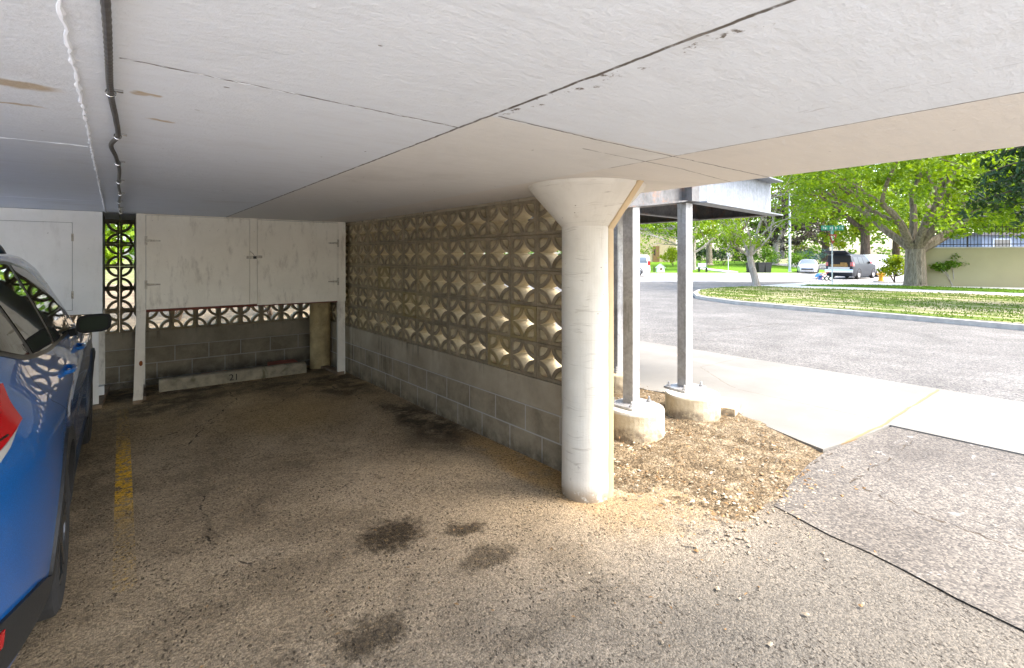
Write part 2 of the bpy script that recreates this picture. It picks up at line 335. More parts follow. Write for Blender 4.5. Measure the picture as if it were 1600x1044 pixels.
def mat_wood_paint(name, a, b, grime=(.22, .17, .105), amount=.62):
    k = Mat(name, .6, spec=.35); p = k.obj(); x = k.sep(p)
    c = k.ramp(k.noise(p, 2.4, 6, .65, .4), [(.3, a), (.7, b)])
    g = k.noise(k.comb(k.m('MULTIPLY', x[0], 4), k.m('MULTIPLY', x[1], 4), k.m('MULTIPLY', x[2], 1.2)), 2.0, 6, .7)
    c = k.mix(k.m('MULTIPLY', k.ss(g, .50, .78), amount), c, grime)
    c = k.mix(k.m('MULTIPLY', k.ss(k.noise(p, 26, 4, .75), .655, .72), .75), c, (.12, .09, .06))
    k.col(c); k.bump(k.m('ADD', k.noise(p, 40, 5, .6), k.noise(k.vm('MULTIPLY', p, (1, 1, 12)), 10, 3)), .18, .004); return k.mat
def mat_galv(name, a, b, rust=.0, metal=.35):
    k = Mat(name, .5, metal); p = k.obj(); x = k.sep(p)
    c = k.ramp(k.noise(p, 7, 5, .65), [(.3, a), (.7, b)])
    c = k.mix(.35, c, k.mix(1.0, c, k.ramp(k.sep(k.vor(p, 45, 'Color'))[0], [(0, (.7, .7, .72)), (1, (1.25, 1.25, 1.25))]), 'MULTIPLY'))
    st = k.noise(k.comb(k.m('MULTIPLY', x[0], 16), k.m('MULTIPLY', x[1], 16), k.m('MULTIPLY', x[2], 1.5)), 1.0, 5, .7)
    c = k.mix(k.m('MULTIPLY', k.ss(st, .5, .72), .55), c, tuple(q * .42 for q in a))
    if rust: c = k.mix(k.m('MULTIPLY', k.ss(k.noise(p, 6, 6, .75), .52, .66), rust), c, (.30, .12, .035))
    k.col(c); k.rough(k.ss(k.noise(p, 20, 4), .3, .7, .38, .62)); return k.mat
def mat_footing():
    k = Mat('stained_footing_concrete', .9, spec=.2); p = k.obj(); x = k.sep(p)
    c = k.ramp(k.noise(p, 5, 6, .65), [(.3, (.42, .33, .20)), (.7, (.62, .53, .37))])
    low = k.m('MULTIPLY', k.ss(k.m('ADD', x[2], k.m('MULTIPLY', k.noise(p, 5, 4), .22)), .16, .26, 1.0, 0.0), k.ss(k.noise(p, 9, 5, .75), .38, .6))
    c = k.mix(k.m('MULTIPLY', low, .75), c, (.12, .085, .06)); c = k.mix(k.ss(x[2], .225, .25), c, (.58, .54, .46))
    k.col(c); k.bump(k.noise(p, 30, 6, .7), .5, .012); return k.mat
def mat_dirt():
    k = Mat('sandy_dirt', .95, spec=.1); p = k.pos()
    c = k.ramp(k.noise(p, 6, 7, .72), [(.28, (.075, .054, .032)), (.5, (.165, .126, .078)), (.72, (.29, .24, .17))])
    c = k.mix(1.0, c, k.ramp(k.sep(k.vor(p, 55, 'Color'))[0], [(0, (.55, .53, .5)), (1, (1.5, 1.46, 1.4))]), 'MULTIPLY')
    k.col(c); k.bump(k.m('ADD', k.noise(p, 28, 7, .75), k.m('MULTIPLY', k.vor(p, 55), -.7)), .9, .025); return k.mat
def mat_grass_ground(name, a, b, dry, cut=(.48, .62)):
    k = Mat(name, .95, spec=.1); P = k.flat(k.pos())
    c = k.ramp(k.noise(P, 3, 7, .7), [(.3, a), (.7, b)])
    c = k.mix(k.ss(k.noise(k.vm('MULTIPLY', P, (1.6, .5, 1)), .8, 6, .65, .5), *cut), c, dry)
    k.col(c); k.bump(k.noise(P, 30, 6, .75), .8, .03); return k.mat
def mat_leaf(name, a, b, c3=None, trans=.45, scale=1.2):
    k = Mat(name, .5, spec=.3); p = k.pos()
    n = k.noise(p, scale, 3, .6); n2 = k.noise(p, 13, 2)
    c = k.ramp(k.m('ADD', k.m('MULTIPLY', n, .7), k.m('MULTIPLY', n2, .3)), [(.36, a), (.62, b)] + ([(.78, c3)] if c3 else []))
    k.col(c)
    tr = k.new('ShaderNodeBsdfTranslucent'); k.put(tr.inputs[0], k.mix(1.0, c, (1.3, 1.25, .7), 'MULTIPLY'))
    mx = k.new('ShaderNodeMixShader'); mx.inputs[0].default_value = trans
    k.t.links.new(k.b.outputs[0], mx.inputs[1]); k.t.links.new(tr.outputs[0], mx.inputs[2]); k.t.links.new(mx.outputs[0], k.out.inputs[0])
    return k.mat
def mat_bark(name, a, b):
    k = Mat(name, .95, spec=.1); p = k.obj(); x = k.sep(p)
    v = k.comb(k.m('MULTIPLY', x[0], 3), k.m('MULTIPLY', x[1], 3), k.m('MULTIPLY', x[2], .7))
    n = k.noise(v, 3.5, 6, .7, .6); k.col(k.ramp(n, [(.32, a), (.66, b)])); k.bump(n, 1.0, .06); return k.mat
def mat_paint(name, c, flake=.15, rough=.28):
    k = Mat(name, rough, .0, .5); p = k.obj()
    cc = k.mix(k.ss(k.noise(p, 420, 1), .45, .6), c, tuple(min(1, q * (1 + flake * 3)) for q in c))
    dust = k.m('MULTIPLY', k.ss(k.noise(p, 5, 6, .7), .5, .8), .04); cc = k.mix(dust, cc, (.35, .33, .3))
    k.col(cc); k.b.inputs['Metallic'].default_value = .35
    k.b.inputs['Coat Weight'].default_value = 1.0; k.b.inputs['Coat Roughness'].default_value = .015; return k.mat
def mat_gloss(name, c, rough=.05, spec=.6, trans=0.0):
    k = Mat(name, rough, 0, spec); k.col(c); k.b.inputs['Coat Weight'].default_value = .3; k.b.inputs['Coat Roughness'].default_value = rough
    if trans: k.b.inputs['Transmission Weight'].default_value = trans
    return k.mat
M = dict(
    floor=mat_floor(),
    drive=mat_asphalt('driveway_asphalt', (.082, .071, .058), (.148, .131, .108), 85, crack=[
        ([(5.9, 1.4, 0), (5.2, 1.35, 0), (4.2, 1.40, 0), (4.05, .95, 0), (3.97, .3, 0), (3.6, -3, 0)], .012), ([(3.43, 1.57, 0), (4.0, 1.65, 0), (4.7, 1.70, 0)], .012),
        ([(5.4, 1.42, 0), (5.7, .6, 0), (5.8, -1, 0)], .009), ([(4.3, 1.3, 0), (4.15, .2, 0)], .006)], chip=(.36, .34, .31)),
    street=mat_asphalt('street_asphalt', (.092, .085, .074), (.148, .138, .122), 60, crack=[([(8.2, 7.0, 0), (10, 6.2, 0), (13, 5.9, 0)], .02), ([(9, 20, 0), (30, 32, 0)], .06)]),
    farroad=mat_asphalt('crossing_asphalt', (.20, .19, .175), (.27, .257, .24), 30),
    conc=mat_concrete_flat(), ceil=mat_ceiling(), block=mat_block(), base_r=mat_base_wall(0, 'grey_block_base', .60), base_b=mat_base_wall(0, 'dark_block_base', .42),  # the back wall base is a darker mix of the same blocks
    column=mat_column(), board=mat_wood_paint('warm_lit_plate', (.46, .34, .19), (.54, .41, .245), amount=.2),  # the plate's warm tint stands in for outside light falling on it
    cab=mat_wood_paint('cream_painted_plywood', (.70, .645, .53), (.80, .745, .63)), cabw=mat_wood_paint('white_painted_plywood', (.72, .71, .66), (.80, .785, .74), amount=.2),
    leg=mat_wood_paint('chipped_white_timber', (.62, .56, .46), (.78, .72, .61), (.16, .10, .05), .6), side=mat_wood_paint('grey_painted_side', (.20, .19, .175), (.27, .26, .235)),
    rawwood=simple('weathered_timber', (.20, .14, .085), .9, var=.4, scale=14, bump=.4, dirt=(.06, .04, .02)),
    redwood=simple('dark_red_board', (.14, .035, .022), .8, var=.3), iron=simple('dark_iron', (.035, .032, .03), .5, .6), hinge=simple('painted_hinge', (.42, .38, .30), .5, .3, var=.4, scale=40),
    stop=simple('wheel_stop_concrete', (.27, .225, .15), .9, var=.35, scale=9, bump=.6, dirt=(.09, .08, .035)), paver=simple('red_brick_paver', (.30, .085, .05), .9, var=.3, bump=.5),
    black=simple('black_plastic', (.02, .02, .02), .5, var=.2), conduit=simple('grey_flex_conduit', (.10, .095, .09), .5, .3), ink=simple('black_stencil_paint', (.012, .01, .008), .8),
    galv=mat_galv('galvanised_post', (.27, .262, .245), (.42, .415, .41)), galvd=mat_galv('shade_dark_steel', (.075, .072, .068), (.15, .145, .14), .45, .2), galvb=mat_galv('bright_zinc_fascia', (.16, .172, .19), (.24, .26, .285), metal=.2),  # beam steel darkened to hold the slab's shade; the rust is its own
    foot=mat_footing(), dirt=mat_dirt(), stone=simple('pale_gravel', (.32, .26, .18), .9, var=.5, scale=3), leaflit=simple('dry_leaf', (.26, .15, .06), .9, var=.5, scale=3),
    grassg=mat_grass_ground('patchy_turf', (.085, .12, .02), (.135, .18, .03), (.34, .29, .165), (.44, .57)), lawn=mat_grass_ground('green_turf', (.07, .15, .01), (.13, .24, .015), (.16, .2, .05), (.6, .8)),
    blade=mat_leaf('grass_blade', (.085, .145, .016), (.14, .215, .024), (.22, .255, .06), .4, 1.2), kerb=simple('kerb_concrete', (.42, .375, .315), .85, var=.2, scale=5, bump=.3),
    path=simple('path_concrete', (.55, .51, .46), .85, var=.15, scale=3), litter=simple('leaf_litter_ground', (.17, .125, .07), .95, var=.5, scale=6, bump=.8, bscale=25),
    ground=mat_grass_ground('rough_ground', (.10, .12, .04), (.16, .17, .06), (.24, .19, .11)),
    leaf_lime=mat_leaf('lime_leaf', (.085, .17, .005), (.23, .335, .008), (.42, .48, .02), .42, .8), leaf_yel=mat_leaf('yellow_green_leaf', (.15, .22, .008), (.30, .36, .012), (.40, .44, .04), .5),
    leaf_mid=mat_leaf('green_leaf', (.05, .12, .008), (.12, .22, .012), (.20, .30, .02)), leaf_dark=mat_leaf('dark_needle', (.012, .030, .008), (.035, .075, .014), (.07, .12, .02), .15),
    leaf_plum=mat_leaf('bronze_leaf', (.04, .032, .026), (.095, .078, .06), (.12, .15, .05), .25), leaf_blue=mat_leaf('blue_needle', (.04, .09, .075), (.09, .16, .13), None, .15), leaf_pale=mat_leaf('pale_bud', (.22, .24, .08), (.34, .35, .15), (.42, .38, .25)),
    bark=mat_bark('furrowed_bark', (.10, .078, .056), (.33, .27, .205)), barkd=mat_bark('dark_bark', (.07, .05, .035), (.2, .15, .11)), barkp=mat_bark('pale_bark', (.24, .19, .15), (.46, .41, .36)),
    wall=simple('tan_stucco', (.33, .285, .16), .9, var=.08, scale=.5, bump=.2, dirt=(.27, .225, .12)), brick=simple('buff_brick', (.46, .36, .22), .9, var=.12, scale=3), door=simple('brown_door', (.20, .11, .04), .6, var=.2),
    blue=mat_paint('blue_metallic_paint', (.002, .105, .37)), silver=mat_paint('silver_paint', (.52, .53, .55), .05, .3), white=mat_paint('white_paint', (.70, .70, .70), .02, .3), navy=simple('navy_paint', (.010, .014, .022), .5, var=.1), dglass=simple('dark_window', (.014, .016, .018), .35, var=.1),
    glass=mat_gloss('tinted_window_glass', (.012, .013, .012), .02, .9), glassl=mat_gloss('sky_window_glass', (.10, .12, .14), .04, 1.0), trim=mat_gloss('satin_black_trim', (.009, .009, .009), .3, .4), clad=simple('grey_black_cladding', (.014, .014, .0135), .6, var=.15, scale=60, bump=.15, bscale=300),
    tyre=simple('tyre_rubber', (.022, .021, .02), .85, var=.25, scale=30), rim=simple('dark_alloy', (.06, .062, .065), .35, .8), rims=simple('silver_alloy', (.45, .45, .46), .35, .8), chrome=simple('chrome', (.6, .6, .6), .15, 1.0, var=.05),
    red=mat_gloss('red_lamp', (.38, .006, .010), .08, .7), lens=mat_gloss('clear_lamp', (.40, .39, .37), .12, .8), mirror=Mat('mirror_glass', .3, 0, .06).col((.010, .016, .008)).mat, dark=simple('dark_interior', (.015, .013, .012), .8),
    signgreen=simple('green_sign', (.02, .28, .17), .5, var=.05), signwhite=simple('white_sign', (.75, .78, .76), .5, var=.04), signred=simple('red_sign', (.42, .04, .05), .5, var=.05), hyd=simple('yellow_hydrant_paint', (.70, .36, .015), .5, var=.12), pole=simple('pale_pole', (.55, .56, .56), .5, .3, var=.1),
    bluefab=simple('blue_fabric', (.06, .22, .50), .8, var=.2), binp=simple('black_bin', (.025, .024, .022), .6, var=.3), gold=simple('cargo_cloth', (.30, .17, .05), .8, var=.4), slate=simple('blue_grey_siding', (.20, .235, .30), .8, var=.2, scale=2), paleside=simple('pale_siding', (.55, .58, .62), .8, var=.1, scale=2),
)
#SPLIT_STRUCT
# ------------------------------------------------------------------ setting
def struct(name, mb, mat, parent=None, **kw):
    return tag(mb.build(name, mat, parent, **kw), kind='structure')
def poly_sheet(pts, z, z0=None):
    m = MB(); n = len(pts)
    if z0 is None: m.add([(p[0], p[1], z) for p in pts], [tuple(range(n))])
    else: m.prism([(p[0], p[1]) for p in pts], z0, z)
    return m
def fbm(x, y, s): return mnoise.fractal(Vector((x * s, y * s, .37)), 1.0, 2.0, 4)
struct('ground', poly_sheet([(-300, -300), (500, -300), (500, 500), (-300, 500)], -.16), M['ground'])
struct('street', poly_sheet([(8.03, -120), (140, -120), (140, 160), (8.03, 160)], -.012), M['street'])
# carport floor: gently uneven, dipping to the back wall
def floor_z(x, y):
    z = fbm(x, y, .5) * .003 + fbm(x, y, 2.1) * .002
    if y > 7.6: z -= .09 * min(1, (y - 7.6) / .7)
    return z - .006
xs = [-9 + i * .12 for i in range(int(12.8 / .12) + 2)]; ys = [-9 + j * .12 for j in range(int(17.7 / .12))]
fl = MB(); fl.grid([[(x, y, floor_z(x, y)) for y in ys] for x in xs])
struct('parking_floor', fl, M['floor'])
rnd.seed(5)
edge = [(3.15 + (y - .37) * .235 + rnd.uniform(-.025, .025), y) for y in [-40, -20, -10, -6, -4, -3, -2.2, -1.6, -1.1, -.7, -.3, .05, .37, .6, .8, 1.0, 1.2, 1.4, 1.57]]
drv = [(5.93, -40)] + [(5.93, 1.60), (4.74, 1.74), (4.35, 1.72), (3.9, 1.66)] + edge[::-1]
struct('driveway', poly_sheet(drv, .002), M['drive'])
side = [(8.03, -120), (8.03, 160), (5.3, 160), (5.3, 12), (5.22, 5), (5.12, 3.9), (5.30, 3.3), (5.28, 2.9), (5.05, 2.62), (4.92, 2.3), (4.80, 2.0), (4.72, 1.76), (5.3, 1.67), (5.925, 1.62), (5.91, -120)]
struct('sidewalk', poly_sheet(side, .014, -.06), M['conc'])
struct('bounce_apron', poly_sheet([(-30, -30), (2.4, -30), (2.75, -1.0), (-3.4, -1.0), (-3.4, 8.3), (-30, 8.3)], .004), simple('bounce_apron_concrete', (.50, .49, .47), .85, var=.12, scale=2))  # added pale sheet out of view, bounces sunlight up under the slab
# dirt bed beside the wall
db = MB(); rows = []
for j in range(110):
    y = 1.45 + j * .085; row = []
    for i in range(40):
        t = i / 39; x0 = 2.62 if y > 2.6 else 2.62 + (2.6 - y) * .35; x1 = 5.36
        x = x0 + (x1 - x0) * t; e = min(1, t * 6, (1 - t) * 3, max(0, (y - 1.5) / .4), max(0, (4.35 + (y - 1.45) * .9 - x) / .5) if y < 2.6 else 1)
        row.append((x, y, (-.004 if t > .62 and y > 1.85 else -.016) + e * (.034 + .035 * fbm(x, y, 1.3) + .03 * fbm(x, y, 5))))
    rows.append(row)
db.grid(rows, flip=True); tag(db.build('dirt', M['dirt']), kind='structure')
def scatter_stones(n, region, smin, smax, zf, seed):
    r = random.Random(seed); mb = MB(); k = 0
    while k < n:
        x, y = region(r)
        s = smin + (smax - smin) * r.random() ** 3; k += 1
        q = Matrix.Rotation(r.uniform(0, 6.28), 4, 'Z') @ Matrix.Rotation(r.uniform(-.4, .4), 4, 'X')
        vs = [Vector((a * r.uniform(.7, 1.3), b * r.uniform(.6, 1.0), c * r.uniform(.4, .8))) * s for a, b, c in ((1, 0, 0), (-1, 0, 0), (0, 1, 0), (0, -1, 0), (0, 0, .8), (0, 0, -.6), (.7, .7, .3), (-.7, -.7, .3))]
        vs = [q @ v + Vector((x, y, zf(x, y) + s * .2)) for v in vs]
        mb.add(vs, [(6, 2, 4), (6, 4, 0), (2, 1, 4), (1, 7, 4), (7, 3, 4), (3, 0, 4), (0, 6, 2), (2, 5, 1), (1, 5, 3), (3, 5, 0), (0, 5, 2)], r.choice((0, 0, 0, 1)))
    return mb
def bed(r):
    while True:
        x = r.uniform(2.7, 5.2); y = 1.55 + 5.5 * r.random() ** 1.25
        if x < 4.0 + max(0, y - 1.5) * .9 and not (y > 2.6 and x < 2.85): return x, y
def spill(r):
    if r.random() < .93: return bed(r)
    a = r.uniform(0, 6.28); q = abs(r.gauss(0, .45)); x, y = 3.25 + math.cos(a) * (q + .2) * 1.3, 1.55 + math.sin(a) * q * .6
    return (x, y) if (x - 2.596) ** 2 + (y - 2.49) ** 2 > .06 else bed(r)
tag(scatter_stones(6000, spill, .003, .017, lambda x, y: .018 if y > 1.62 else .0, 3).build('gravel', [M['stone'], M['leaflit']], smooth=False), kind='stuff')
lm = MB(); r = random.Random(9)
for k in range(900):
    if k < 620: x, y = bed(r)
    else: x, y = r.uniform(.2, 3.6), 1.2 + 6 * r.random()
    s = r.uniform(.008, .024); a = r.uniform(0, 6.28); dx, dy = math.cos(a) * s, math.sin(a) * s
    z = (.05 if k < 620 else .004) + r.uniform(0, .012)
    if k >= 620: s *= .6; dx *= .6; dy *= .6
    lm.add([(x - dx, y - dy, z), (x + dy * .4, y - dx * .4, z + s * .5), (x + dx, y + dy, z + s * .2), (x - dy * .4, y + dx * .4, z + s * .3)], [(0, 1, 2, 3)])
tag(lm.build('dry_leaves', M['leaflit'], smooth=False), kind='stuff')
# ---- island, path, lawn, far side
isl_near = [(1083, 461), (1088, 466), (1100, 468.5), (1150, 475.5), (1250, 485), (1400, 498), (1600, 516), (1900, 546)]
isl_far = [(1900, 461), (1600, 450), (1430, 446.2), (1330, 443.6), (1262, 444.2), (1180, 450), (1120, 453), (1090, 456.5)]
out = [G(u, v) for u, v in isl_near + isl_far]
struct('kerb', poly_sheet(out, .115, -.05), M['kerb'])
def inset(pts, d):
    c = []; n = len(pts)
    for i in range(n):
        a, b, e = pts[i - 1], pts[i], pts[(i + 1) % n]
        t = ((b - a).normalized() + (e - b).normalized()).normalized(); c.append(b + Vector((-t.y, t.x, 0)) * d)
    return c
near_in = inset(out, .17)
if (near_in[3] - out[11]).length > (out[3] - out[11]).length: near_in = inset(out, -.17)
pathmid = [G(u, v, .12) for u, v in ((1600, 463.0), (1420, 456.0), (1300, 451.6), (1245, 450.0))]
isleA = [*near_in[:7], G(1900, 540, .12), G(1900, 479, .12), *pathmid, *near_in[13:16]]
isleB = [G(u, v, .12) for u, v in ((1250, 446.8), (1330, 449.0), (1430, 452.2), (1600, 458.6), (1900, 471), (1900, 462), (1600, 453.0), (1430, 446.9), (1330, 444.6), (1264, 444.9))]
struct('path', poly_sheet([p for p in near_in[2:7]] + [G(1900, 540, .12)] + near_in[8:14], .121, .09), M['path'])
def turf(poly, z):
    bm = bmesh.new(); f = bm.faces.new([bm.verts.new((p.x, p.y, z)) for p in poly]); bmesh.ops.triangulate(bm, faces=[f])
    m = MB(); m.v = [tuple(v.co) for v in bm.verts]; bm.verts.index_update(); m.f = [tuple(v.index for v in q.verts) for q in bm.faces]; m.m = [0] * len(m.f); bm.free(); return m
struct('grass_strip', turf(isleA, .130), M['grassg'], fix=True); struct('lawn', turf(isleB, .130), M['lawn'], fix=True)
def inside(p, poly):
    c = False; n = len(poly)
    for i in range(n):
        a, b = poly[i], poly[i - 1]
        if (a.y > p[1]) != (b.y > p[1]) and p[0] < (b.x - a.x) * (p[1] - a.y) / (b.y - a.y) + a.x: c = not c
    return c
gm = MB(); r = random.Random(21)
def tuft(x, y, z, h, w):
    for q in range(4):
        a = r.uniform(0, 6.28); l = r.uniform(-.5, .5) * h; dx, dy = math.cos(a) * w, math.sin(a) * w
        gm.add([(x - dx, y - dy, z), (x + dx, y + dy, z), (x + dy / w * l, y - dx / w * l, z + h * r.uniform(.6, 1.1))], [(0, 1, 2)])
for poly, n in ((isleA, 15000), (isleB, 4000)):
    bx = [min(p.x for p in poly), max(p.x for p in poly), min(p.y for p in poly), max(p.y for p in poly)]; k = 0
    while k < n:
        x, y = r.uniform(bx[0], bx[1]), r.uniform(max(bx[2], -8), bx[3])
        if not inside((x, y), poly): k += .05; continue
        k += 1
        if fbm(x * 1.6, y * .5, .8) > .10 and r.random() < .8: continue
        tuft(x, y, .128, r.uniform(.025, .06), .014)
tag(gm.build('grass', M['blade'], raw=True), kind='stuff')
def bank(name, d0, d1, r0, r1, z0, z1, mat, n=24, back=None):
    m = MB(); P = []
    for i in range(n + 1):
        rr = r0 + (r1 - r0) * i / n; row = []
        for t in (0, .02, .15, .4, .7, 1.0): row.append(local(rr, d0 + (d1 - d0) * t, z0 + (.12 if t > 0 else 0) + (z1 - z0 - .12) * t ** 1.2))
        if back: row.append(local(rr, back, z1 * 1.4))
        P.append(row)
    m.grid(P, flip=True); return struct(name, m, mat, fix=True)
bank('far_lawn', 49.5, 74, -14, 34, -.02, 1.05, M['lawn'], back=170)
fk = MB(); fk.bar(local(-14, 49.2, .04), local(34, 49.2, .04), .35, .16); struct('far_kerb', fk, M['kerb'])
struct('crossing', poly_sheet([local(-14, 34), local(16, 33.8), local(90, 36), local(90, 90), local(34, 90), local(34, 49.2), local(-14, 49.2)], -.004), M['farroad'])
bank('back_bank', 8.7, 16, -9, 1, 0, 0, M['litter']) if False else None
bb = MB(); bb.grid([[(x, y, -.05 + max(0, (y - 8.75)) * .10 + .05 * fbm(x, y, .7)) for y in [8.6 + j * .5 for j in range(20)]] for x in [-10 + i * .6 for i in range(26)]])
struct('planting_bank', bb, M['litter'], fix=True)
# ---- ceiling slab
ceiling = struct('ceiling', MB().box(-3.1, 3.20, -.45, 8.62, 2.15, 2.42), M['ceil'])
bead = MB(); r = random.Random(4); pts = []; rad = []
for i in range(240):
    y = -.44 + i * 7.74 / 239; pts.append((-.085 - .008 * y + r.uniform(-.003, .003), y, 2.150)); rad.append(r.uniform(.002, .0085))
bead.tube(pts, rad, 6)
for yy, xa, xb in ((2.96, -3, -.12), (5.8, -3, -.12)):
    n = 90; bead.tube([(xa + (xb - xa) * i / n, yy + r.uniform(-.003, .003), 2.15) for i in range(n + 1)], [r.uniform(.0005, .0032) for i in range(n + 1)], 5)
n = 60; bead.tube([(.0 + 1.03 * i / n, 1.6 + .06 * i / n + r.uniform(-.004, .004), 2.151) for i in range(n + 1)], [r.uniform(.0004, .0022) for i in range(n + 1)], 5)
n = 90; bead.tube([(-.1 + 2.6 * i / n, 4.45 + r.uniform(-.003, .003), 2.151) for i in range(n + 1)], [r.uniform(.0004, .0022) for i in range(n + 1)], 5)
struct('ceiling_seam', bead, simple('white_filler', (.80, .83, .88), .7, var=.04), ceiling)
#SPLIT_THINGS
# ------------------------------------------------------------------ breeze block walls
def block_mesh(w, h, dep, t=.025, arc=.033):
    m = MB(); g = .004                                           # mortar gap
    x0, x1, z0, z1 = g / 2, w - g / 2, g / 2, h - g / 2
    m.box(x0, x1, 0, dep, z0, z0 + t); m.box(x0, x1, 0, dep, z1 - t, z1)
    m.box(x0, x0 + t, 0, dep, z0 + t, z1 - t); m.box(x1 - t, x1, 0, dep, z0 + t, z1 - t)
    iw, ih = (x1 - x0) / 2, (z1 - z0) / 2; n = 9
    for cx, cz, sx, sz in ((x0, z0, 1, 1), (x1, z0, -1, 1), (x0, z1, 1, -1), (x1, z1, -1, -1)):
        P = []
        for i in range(n + 1):
            a = .045 + (math.pi / 2 - .09) * i / n; c, s = math.cos(a), math.sin(a)
            o = (cx + sx * c * (iw - .001), cz + sz * s * (ih - .001)); q = (cx + sx * c * (iw - arc), cz + sz * s * (ih - arc))
            P.append([(o[0], .004, o[1]), (q[0], .004, q[1]), (q[0], dep - .004, q[1]), (o[0], dep - .004, o[1]), (o[0], .004, o[1])])
        m.grid(P, flip=(sx * sz < 0))
        # rounded corner fillet
        f = []; rr = .035
        for i in range(4):
            a = math.pi / 2 * i / 3; f.append((cx + sx * (t + rr - rr * math.cos(a)), cz + sz * (t + rr - rr * math.sin(a))))
        pl = f + [(cx + sx * t * .9, cz + sz * t * .9)]
        V = [(p[0], .003, p[1]) for p in pl] + [(p[0], dep - .003, p[1]) for p in pl]; k = len(pl)
        F = [tuple(range(k)), tuple(range(2 * k - 1, k - 1, -1))] + [(i, k + i, k + (i + 1) % k, (i + 1) % k) for i in range(k)]
        m.add(V, F if sx * sz < 0 else [q[::-1] for q in F])
    return m
def block_wall(label, origin, rz, n, w, h, rows, z0, dep, length, x_first, base_mat, thick, top=2.148):
    root = empty('breeze_block_wall', origin, rz, label, 'wall')
    b = MB().box(0, length, 0, thick, -.2, z0); b.build('block_base', base_mat, root, bevel=.004)
    zt = z0 + rows * h
    MB().box(0, length, .01, dep + .02, zt + .002, top).build('top_beam', M['base_r'], root, bevel=.003)
    proto = None
    for i in range(n):
        for j in range(rows):
            if proto is None:
                o = block_mesh(w, h, dep).build('breeze_block', M['block'], root, fix=True, ang=30); proto = o
            else:
                o = proto.copy(); col.objects.link(o); o.parent = root
            o.location = (x_first + i * w, .012 + rnd.uniform(-.002, .002), z0 + .002 + j * h)
    return root
# right wall runs away along +y; local x along the wall, local y pointing outwards (+x world)
WR0 = Vector((2.675, 2.80, 0)); WR1 = Vector((2.56, 7.23, 0)); wdir = (WR1 - WR0).normalized()
o_far = WR0 + wdir * 5.78
ang = math.atan2(-wdir.y, -wdir.x)                               # local +x runs back towards the camera so local +y is +x world
block_wall('long wall of warm tan breeze blocks on a grey block base beside the round column', o_far, ang, 17, .336, .2925, 5, .66, .175, 5.92, 5.76 - 17 * .336 + .03, M['base_r'], .19)
block_wall('shadowed breeze block wall on dark blocks behind the white storage cabinets', (-3.1, 8.45, 0), 0.0, 19, .287, .2965, 5, .638, .13, 5.8, 3.1 - .03 + .287 * 9 - 19 * .287 + .01, M['base_b'], .19)
# ------------------------------------------------------------------ columns
def smooth_poly(cx, cy, r, seg, M_=None): return [(cx + r * math.cos(6.28318 * i / seg), cy + r * math.sin(6.28318 * i / seg)) for i in range(seg)]
c1 = empty('concrete_column', (2.596, 2.49, 0), 0, 'thick round cream column with flared top at the open corner of the carport', 'column')
cm = MB(); rr_ = random.Random(2); prof = [(.172, -.05)] + [(.172 + rr_.uniform(-.0012, .0012), .02 + i * .0837) for i in range(22)] + [(.172, 1.862), (.402, 2.128), (.410, 2.149)]
cm.lathe(prof, 56); cm.build('shaft', M['column'], c1, ang=30)
pl = MB(); w = .168                                              # the flat closing plate behind the round shaft
sil = [(-w, -.05), (-w, 1.845), (-w - .26, 2.149), (w + .26, 2.149), (w, 1.845), (w, -.05)]
V = [(x, y, z) for x in (.045, .10) for y, z in sil]
pl.add(V, [(0, 1, 4, 5), (1, 2, 3, 4), (11, 10, 7, 6), (10, 9, 8, 7)] + [(i, (i + 6), (i + 1) % 6 + 6, (i + 1) % 6) for i in range(6)])
pl.build('edge_plate', M['board'], c1, fix=True, bevel=.004)
c2 = empty('concrete_column', (2.40, 7.88, 0), 0, 'narrow stained column in the dark back corner between the cabinet legs', 'column')
MB().lathe([(.148, -.1), (.148, .5), (.150, .505), (.150, .93), (.147, .935), (.147, 2.149)], 36).build('shaft', simple('yellow_lit_stained_concrete', (.36, .27, .13), .9, var=.35, scale=6, bump=.5, dirt=(.12, .085, .04)), c2)  # yellow light on the column is put into its base colour, stains over it
# ------------------------------------------------------------------ storage cabinets
def strap_hinge(parent, x, z, y, d):
    m = MB().box(x - .012, x + .012, y - .006, y, z - .05, z + .05); m.prism([(x, z - .016), (x + d * .135, z - .007), (x + d * .135, z + .007), (x, z + .016)], 0, .004, M=Matrix(((1, 0, 0, 0), (0, 0, -1, y), (0, 1, 0, 0), (0, 0, 0, 1))))
    return m.build('hinge', M['hinge'], parent, bevel=.001)
cab = empty('storage_cabinet', (0, 7.07, 0), 0, 'cream two-door storage cabinet on timber legs above the wheel stop numbered 21', 'cabinet')
x0, x1, zb, zt = .131, 2.505, 1.05, 2.145
b = MB(); b.box(x0 + .01, x1 - .01, .02, 1.15, zb + .005, zb + .03); b.box(x0, x0 + .018, .02, 1.15, zb, zt); b.box(x1 - .018, x1, .02, 1.15, zb, zt); b.box(x0 + .018, x1 - .018, 1.13, 1.15, zb + .03, zt); b.box(x0 + .018, x1 - .018, .021, 1.13, zt - .02, zt)
b.build('case', M['side'], cab)
s = MB(); s.box(x0, .216, 0, .02, zb, zt); s.box(1.284, 1.366, -.004, .02, zb + .005, zt - .012); s.box(2.400, x1, 0, .02, zb - .02, zt); s.box(.216, 2.400, .008, .02, zt - .012, zt); s.build('face_frame', M['cab'], cab, bevel=.002)
d1 = MB().box(.2205, 1.2795, -.004, .018, zb + .004, zt - .016).build('door', M['cab'], cab, bevel=.002)
d2 = MB().box(1.3705, 2.396, -.003, .018, zb - .012, zt - .018).build('door', M['cab'], cab, bevel=.002)
for z in (1.839, 1.337): strap_hinge(d1, .219, z, -.005, 1)
for z in (1.847, 1.311): strap_hinge(d2, 2.398, z, -.004, -1)
